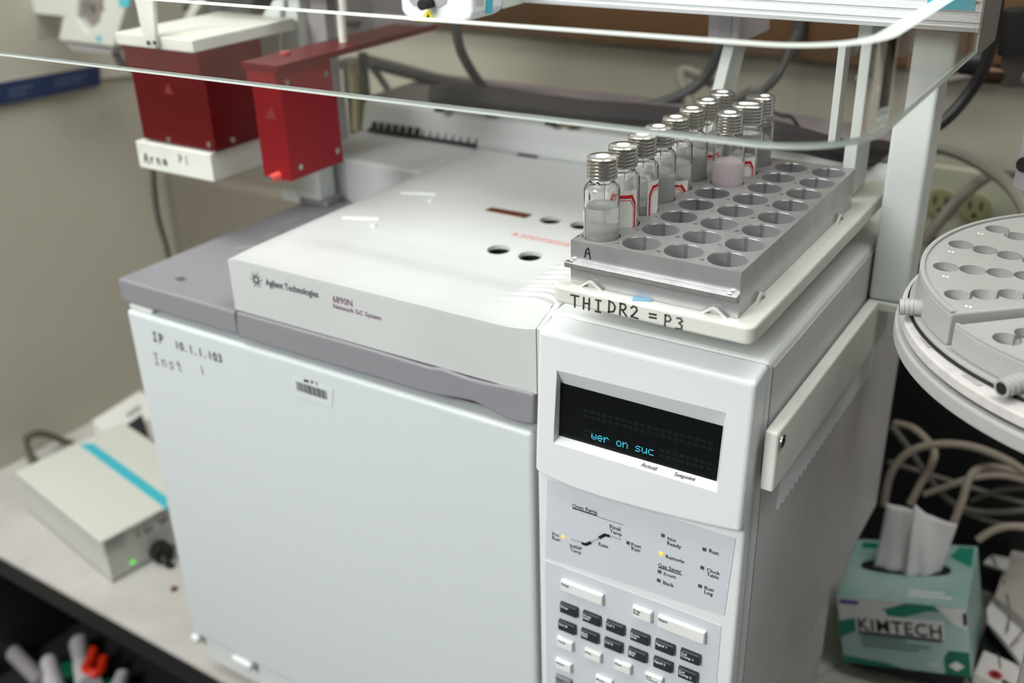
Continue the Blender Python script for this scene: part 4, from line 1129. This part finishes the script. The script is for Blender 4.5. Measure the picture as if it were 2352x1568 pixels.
for a_, b_ in (((2066, 704), (2122, 706)), ((2300, 892), (2370, 868))):
    A_ = at(*a_, z=.5405); B_ = at(*b_, z=.5415)
    MB().cyl(A_, B_, .0048, 20).obj('thumb_peg', M_lgray, tt)
    d = (B_ - A_).normalized()
    for f in (.12, .3, .48): MB().cyl(A_ + (B_ - A_) * f, A_ + (B_ - A_) * f + d * .0010, .0053, 20).obj('peg_ridge', M_lgray, tt)
    MB().cyl(A_ - d * .0002, A_ + d * .0006, .0034, 16).obj('peg_hole', M_dark, tt)
a_ = rad(167); p = V((C0b.x + .150 * math.cos(a_), C0b.y + .150 * math.sin(a_), 0)); MB().box(p.x - .0035, p.x + .0035, p.y - .0035, p.y + .0035, .5325, .5400).obj('index_block', M_lgray, tt, bevel=.0015)
MB().cyl((C0.x, C0.y, .0), (C0.x, C0.y, .515), .03, 32).obj('pedestal', M_mgray, tt)
MB().cyl((C0.x, C0.y, .0), (C0.x, C0.y, .012), .08, 40).obj('foot', M_mgray, tt)
# plate of the carousel arm at the right edge
pp = thing('carousel_gripper', 'pale grey plate with a round hole at the right edge above the carousel', 'plate', (.70, .09, .5574))
MB().slab([at(*q, y=.085) for q in ((2325, 432), (2420, 470), (2420, 250), (2364, 240), (2346, 330))], (0, 1, 0), .006).obj('plate', M_mgray, pp, bevel=.001)
p = at(2353, 378, y=.0848); MB().cyl(p + V((0, .001, 0)), p - V((0, .0006, 0)), .0042, 20).obj('hole', M_dark, pp)
MB().box(.712, .722, .086, .090, .5574, .62).obj('leg', M_mgray, pp)

# dark equipment and cables under the turntable
dk = thing('dark_cabinet', 'black equipment cabinet in shadow behind the cables under the carousel', 'cabinet', (.9, .6, 0))
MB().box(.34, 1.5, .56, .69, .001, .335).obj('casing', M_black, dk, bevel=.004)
dk2 = thing('corner_shade_block', 'added brown-grey block for the shaded wall corner behind the left end of the instrument', 'case', (-.1, .6, 0))
MB().box(WL + .004, .33, .50, .69, .001, .345).obj('casing', mat('corner_shade_tone', (112, 106, 94), .7), dk2, bevel=.01)  # added block, the shade of the wall corner put into its colour
def cy(pts, y0, y1):
    n = len(pts); return [at(*p, y=y0 + (y1 - y0) * i / (n - 1)) for i, p in enumerate(pts)]
G = 'beige cables tangled behind the tissue box'
cable('beige_cable', 'thick beige cable arching highest over the tissue box', cy([(2030, 1160), (2045, 1090), (2085, 1040), (2150, 1020), (2230, 1025), (2310, 1055), (2370, 1095)], .47, .50), .0042, M_cablel)
cable('beige_cable', 'short beige cable bending down behind the left of the tissue', cy([(2090, 1158), (2115, 1110), (2140, 1065), (2143, 1030), (2100, 985), (2055, 972)], .48, .53), .0042, M_cablel)
cable('beige_cable', 'beige cable dropping behind the right corner of the tissue', cy([(2188, 1205), (2210, 1150), (2225, 1100), (2250, 1075), (2300, 1075), (2370, 1092)], .46, .52), .0042, M_cablel)
cable('beige_cable', 'grey cable running flat across the middle of the tangle', cy([(2120, 1135), (2180, 1115), (2230, 1098), (2300, 1092), (2370, 1108)], .50, .54), .0036, M_cablel)
cable('beige_cable', 'thin cable slanting from the instrument side down to the right', cy([(2050, 980), (2095, 1040), (2135, 1100), (2190, 1155), (2260, 1176), (2370, 1170)], .50, .53), .0034, M_cableg)
cable('beige_cable', 'thin cable crossing low behind the others', cy([(2040, 1060), (2120, 1085), (2200, 1110), (2280, 1135), (2370, 1160)], .54, .54), .0030, M_cableg)
cable('beige_cable', 'thin cable rising to the right edge at the back', cy([(2230, 1150), (2280, 1130), (2320, 1122), (2370, 1118)], .54, .54), .0030, M_cableg)
cable('beige_cable', 'lowest cable curving past the paper packets', cy([(2245, 1240), (2280, 1218), (2320, 1208), (2370, 1212)], .48, .50), .0040, M_cablel)
cable('beige_cable', 'thin dim cable from the tissue to the right edge', cy([(2190, 1165), (2250, 1188), (2310, 1205), (2370, 1205)], .52, .53), .0030, M_cableg)

# ============================================================ tissue box
KP = V((.5846, .3424, .0205))
kb = thing('tissue_box', 'green and white laboratory wipes box reading KIMTECH with a tissue standing out', 'tissue box', KP)
def rvm(r):
    r = V(r); return Matrix.Rotation(r.length, 3, r.normalized())
Mk = rvm((-.066, -.226, .101))
kw, kd, kh = .123, .118, .078
def K(u, v, w_, l=0): return KP + Mk @ V((u * kw, v * kd - l, w_ * kh))
m_kf = mat('teal_print', (36, 140, 118), .5); m_kl = mat('pale_teal_print', (182, 212, 207), .5); m_kd = mat('deep_green_print', (16, 116, 88), .5)
m_kt = mat('teal_card_top', (146, 184, 175), .5, noise=.35, nscale=9, ncol=(184, 206, 200))
m_kw = mat('white_card', (236, 238, 236), .5)
kbx = MB().hexa([K(0, 0, 0), K(1, 0, 0), K(1, 1, 0), K(0, 1, 0), K(0, 0, 1), K(1, 0, 1), K(1, 1, 1), K(0, 1, 1)]).obj('carton', m_kt, kb, bevel=.0008)
nf = Mk @ V((0, -1, 0)); nt_ = Mk @ V((0, 0, 1))
def kface(pts, m, l=.0003, name='front_print', par=None):
    return MB().slab([K(u, 0, w_, l) for u, w_ in pts], nf, .0001).obj(name, m, kb)
kface([(0.01, .01), (.99, .01), (.99, .99), (.01, .99)], m_kl, .0002)
kface([(.01, .62), (.25, .70), (.5, .84), (.75, .99), (.01, .99)], m_kw, .0004)
kface([(.01, .40), (.2, .56), (.45, .74), (.70, .90), (.97, .93), (.97, .99), (.55, .99), (.35, .86), (.18, .72), (.01, .64)], m_kf, .0006)
kface([(.80, .01), (.99, .01), (.99, .36), (.84, .36), (.80, .25)], m_kd, .0006)
kface([(.01, .01), (.5, .01), (.35, .07), (.01, .12)], m_kf, .0006)
kface([(.76, .99), (.99, .99), (.99, .68), (.90, .74), (.82, .88)], m_kw, .0008)
kface([(.14, .50), (.82, .50), (.82, .78), (.40, .78), (.38, .86), (.14, .86)], m_kw, .0008)
kface([(.03, .91), (.18, .91), (.18, .96), (.03, .96)], mat('violet_bar', (78, 70, 170), .5), .0008)
text('KIMTECH', K(.16, 0, .535, .001), K(.80, 0, .535, .001), nf, M_ink, kb, bold=.018, sy=1.15, space=1.12)
kface([(.16, .475), (.80, .475), (.80, .515), (.16, .515)], M_ink, .001)
text('1', K(.94, 0, .76, .001), None, nf, M_ink, kb, size=.018, xdir=Mk @ V((1, 0, 0)), bold=.04)
for k_, (w0, u1) in enumerate(((.42, .52), (.36, .70), (.30, .62))):
    kface([(.17, w0), (u1, w0), (u1, w0 + .022), (.17, w0 + .022)], mat('small_print_grey', (96, 130, 124), .6), .0008, 'small_print')
text('280', K(.66, 0, .10, .001), K(.76, 0, .10, .001), nf, m_kw, kb, bold=.02)
kface([(.83, .14), (.89, .22), (.95, .15), (.89, .07)], m_kw, .0009, 'white_diamond')
# slot on top, printed lines, tissue
def Kt(u, v, l=.0002): return K(u, v, 1) + nt_ * l
slot = []
for i in range(32):
    a = 2 * PI * i / 32
    ru = .30 + .06 * abs(math.cos(a)) ** 2; rv_ = .10
    slot.append(Kt(.475 + (.33 + .03 * abs(math.cos(a))) * math.cos(a), .54 + .12 * math.copysign(abs(math.sin(a)) ** .7, math.sin(a)), .0005))
MB().slab(slot, nt_, .0002).obj('top_slot', M_dark, kb)
for v_, u0, u1 in ((.10, .55, .88), (.16, .55, .82)):
    MB().slab([Kt(u0, v_), Kt(u1, v_), Kt(u1, v_ + .025), Kt(u0, v_ + .025)], nt_, .0003).obj('top_print', m_kw, kb)
MB().slab([Kt(.07, .84), Kt(.22, .84), Kt(.22, .94), Kt(.07, .94)], nt_, .0003).obj('top_print', m_kd, kb)
MB().slab([Kt(.80, .78), Kt(.98, .62), Kt(.98, .96), Kt(.86, .96)], nt_, .0003).obj('top_print', m_kf, kb)
ts = thing('tissue', 'crumpled white tissue standing out of the green wipes box', 'tissue', Kt(.45, .5, 0))
base_c = Kt(.44, .5, 0)
tv = []; tf = []
NU, NV = 22, 12
topl = [at(2036, 1155, y=.425), at(2070, 1160, y=.43), at(2098, 1166, y=.43), at(2108, 1150, y=.435), at(2125, 1178, y=.43), at(2150, 1192, y=.43), at(2198, 1208, y=.43)]
botl = [at(x_, y_, pl=(Kt(.5, .5, -.002), nt_)) for x_, y_ in ((2006, 1306), (2035, 1316), (2062, 1322), (2085, 1325), (2112, 1326), (2138, 1322), (2160, 1314))]
def pick(L, t):
    t *= len(L) - 1; i = min(int(t), len(L) - 2); return L[i].lerp(L[i + 1], t - i)
for j in range(NV + 1):
    for i in range(NU + 1):
        s_, h = i / NU, j / NV
        p = pick(botl, s_).lerp(pick(topl, s_), h)
        f = abs(s_ - .52)
        p = p + V((0, -.006 * max(0, 1 - f * 8) + .0012 * math.sin(s_ * 22 + h * 3) * (1 - h * .5) + .003 * math.sin(h * 3 + s_ * 5), 0))
        tv.append(p)
for j in range(NV):
    for i in range(NU):
        a = j * (NU + 1) + i; tf.append((a, a + 1, a + NU + 2, a + NU + 1))
tm_ = MB().add(tv, tf, True).obj('tissue_sheet', M_tissue, ts)
so_ = tm_.modifiers.new('solid', 'SOLIDIFY'); so_.thickness = .0006

# papers
def paper(name, label, cat, pts, z, m, t=.0006, group=None):
    o = MB().slab([at(*q, z=z) for q in pts], (0, 0, -1), t).obj(name, m, bevel=0); tag(o, label, cat, group); return o
M_news = mat('printed_paper', (196, 194, 186), .7, noise=.25, nscale=60, ncol=(150, 160, 176), nlo=.55, nhi=.75)
paper('paper_sheet', 'printed white sheet under the green wipes box, bottom right', 'paper', ((1885, 1490), (2240, 1545), (2290, 1640), (1850, 1640)), .003, M_news, .002)
paper('paper_sheet', 'small white paper corner between the instrument and the wipes box', 'paper', ((1902, 1400), (1945, 1440), (1950, 1500), (1870, 1560), (1858, 1545)), .006, mat('greenish_paper', (198, 206, 190), .7), .002)
bl = thing('folded_carton', 'dark flattened carton propping up the wipes box', 'carton', (.62, .38, .004))
MB().hexa([K(.05, .1, 0) * 1 + V((0, 0, -.012)), K(.95, .1, 0) + V((0, 0, -.030)), K(.95, .9, 0) + V((0, 0, -.030)), K(.05, .9, 0) + V((0, 0, -.012)), K(.05, .1, 0, 0) - V((0, 0, .0005)), K(.95, .1, 0) - V((0, 0, .0005)), K(.95, .9, 0) - V((0, 0, .0005)), K(.05, .9, 0) - V((0, 0, .0005))]).obj('carton', M_black, bl)
def packet(name, label, pts, z0, z1, m, extra=None, h=.012):
    t = thing(name, label, 'packet', at(*pts[0], z=z0))
    P = []
    for i, q in enumerate(pts):
        f = i / max(1, len(pts) - 1)
        P.append(at(*q, z=z0 if i < len(pts) / 2 else z1))
    n_ = (P[1] - P[0]).cross(P[-1] - P[0]).normalized()
    if n_.z < 0: n_ = -n_
    MB().slab(P, -n_, h).obj('card', m, t, bevel=.0008)
    if extra: extra(t, P, n_)
    return t
def prnt(qs, z, m=None, w_=.0012, n_=None, pl=None):
    def f(t, P, n_):
        for a, b in qs:
            A_, B_ = at(*a, pl=(P[0] + n_ * .0004, n_)), at(*b, pl=(P[0] + n_ * .0004, n_))
            d = (B_ - A_).normalized(); s_ = n_.cross(d) * w_
            MB().slab([A_ - s_, B_ - s_, B_ + s_, A_ + s_], n_, .0002).obj('printed_line', m or M_inkgray, t)
    return f
def lower(t, P, n_):
    c = at(2286, 1549, pl=(P[0] + n_ * .0006, n_))
    MB().cyl(c, c + n_ * .0003, .0062, 20).obj('red_seal', mat('deep_red_seal', (168, 44, 56), .5), t)
    MB().cyl(c + n_ * .0003, c + n_ * .0005, .0026, 12).obj('seal_centre', M_ink, t)
    prnt([((2302, 1562), (2330, 1580))], 0, M_ink, .0024)(t, P, n_)
    prnt([((2292, 1500), (2298, 1535))], 0, M_inkgray, .0008)(t, P, n_)
packet('white_packet', 'white packet with round red seal, lower right corner beside the wipes box', [(2236, 1545), (2260, 1492), (2420, 1560), (2400, 1620)], .045, .045, M_paper, lower)
packet('white_packet', 'creased white packet with rounded end, middle of the right edge', [(2268, 1430), (2265, 1400), (2280, 1372), (2360, 1410), (2420, 1500), (2400, 1560), (2352, 1530), (2300, 1462)], .05, .055, M_paper, prnt([((2313, 1450), (2318, 1415)), ((2320, 1484), (2352, 1446))], 0, M_inkgray, .0010))
packet('grey_packet', 'long greyish folded packet standing behind the other packets, right edge', [(2284, 1370), (2302, 1315), (2318, 1280), (2336, 1232), (2420, 1260), (2420, 1470)], .06, .075, mat('greyish_card', (176, 168, 160), .7), prnt([((2304, 1330), (2320, 1400)), ((2322, 1290), (2350, 1370))], 0, M_inkgray, .0009))
packet('white_packet', 'small pale flap with dark stripe at the top left of the packets', [(2258, 1290), (2278, 1272), (2320, 1280), (2312, 1308)], .065, .07, M_paper, prnt([((2278, 1275), (2288, 1300))], 0, M_inkgray, .0012), .004)
sup = thing('dark_carton', 'black carton under the white packets at the right edge', 'carton', (.75, .5, 0))
MB().box(.700, .90, .40, .60, .0005, .032).obj('carton', M_black, sup, bevel=.001)

# ============================================================ under the bench, lower left
dr = thing('open_drawer', 'black open drawer under the bench edge holding caps and tubes', 'drawer', (-.3, 0, -.3))
MB().box(-.53, .15, -.32, .38, -.31, -.30).obj('drawer_floor', M_dark, dr)
MB().box(-.53, .15, -.335, -.32, -.31, -.22).obj('drawer_front', M_bedge, dr)
MB().box(.15, .165, -.335, .38, -.31, -.12).obj('drawer_side', M_bedge, dr)
zf = -.30
def drop(px, py, z=zf + .02): return at(px, py, z=z)
t = thing('marker_pen', 'light grey marker lying in the dark drawer, far lower left', 'marker', drop(60, 1520))
A_, B_ = drop(28, 1495), drop(95, 1565)
MB().cyl(A_, B_, .0125, 20, .0115).obj('barrel', mat('grey_plastic_barrel', (150, 144, 146), .4), t)
t = thing('white_bottle', 'white bottle with round cap beside the marker in the drawer', 'bottle', drop(115, 1525))
p = drop(113, 1522); q = drop(130, 1600)
MB().cyl(q, p, .014, 24, .012).obj('bottle_body', M_wplast, t); MB().lathe([(.0001, .012), (.008, .010), (.012, .004), (.012, -.004)], p, 20).obj('cap', M_wplast, t)
t = thing('green_stopper', 'dark green round cap between the white bottles in the drawer', 'cap', drop(155, 1538))
p = drop(155, 1538); MB().cyl(p - V((0, 0, .014)), p + V((0, 0, .004)), .0155, 28).obj('cap', M_green, t, bevel=.001)
t = thing('orange_tube', 'white tube with a bright orange-red nozzle in the drawer', 'tube', drop(190, 1500))
a_, b_, c_ = drop(182, 1478), drop(188, 1525), drop(205, 1575)
MB().lathe([(.0001, .012), (.010, .010), (.013, 0), (.013, -.02), (.009, -.03)], a_, 20).obj('tube_shoulder', mat('soft_grey_plastic', (176, 172, 176), .5), t)
MB().cyl(a_, b_, .0145, 20, .011).obj('tube_body', mat('soft_grey_plastic_2', (176, 172, 176), .5), t)
MB().cyl(b_, c_, .013, 20, .018).obj('tube_end', M_wplast, t)
MB().tube([drop(216, 1492, zf + .035), drop(210, 1515, zf + .035), drop(198, 1535, zf + .035), drop(216, 1546, zf + .035), drop(232, 1535, zf + .035), drop(240, 1512, zf + .035)], .0075, 12, 6).obj('orange_nozzle', M_orange, t)
t = thing('clear_cap', 'pale cap lying apart at the right of the drawer, under the bench edge', 'cap', drop(282, 1550))
p = drop(283, 1548); q = drop(272, 1585); MB().cyl(q, p, .013, 20, .010).obj('cap', M_wplast, t)
t = thing('green_stopper', 'small dark green lid next to the pale cap, bottom edge', 'lid', drop(252, 1566))
p = drop(252, 1568); MB().cyl(p - V((0, 0, .01)), p, .009, 20).obj('lid', M_green, t)

# look-alike runs share a group
GR = {'beige_cable': 'cables tangled behind the wipes box', 'hose_bundle': 'hoses along the back of the instrument top', 'vertical_cable': 'cables behind the red boxes',
      'looping_cable': 'loose cables by the slanted arm', 'hanging_cable': 'hanging grey cables', 'wall_cable': 'cables along the back wall', 'white_packet': 'white packets at the right edge',
      'paper_sheet': 'papers under the wipes box', 'green_stopper': 'dark green caps in the drawer'}
for o in COL.objects:
    st_ = o.name.split('.')[0]
    if o.parent is None and st_ in GR: o['group'] = GR[st_]
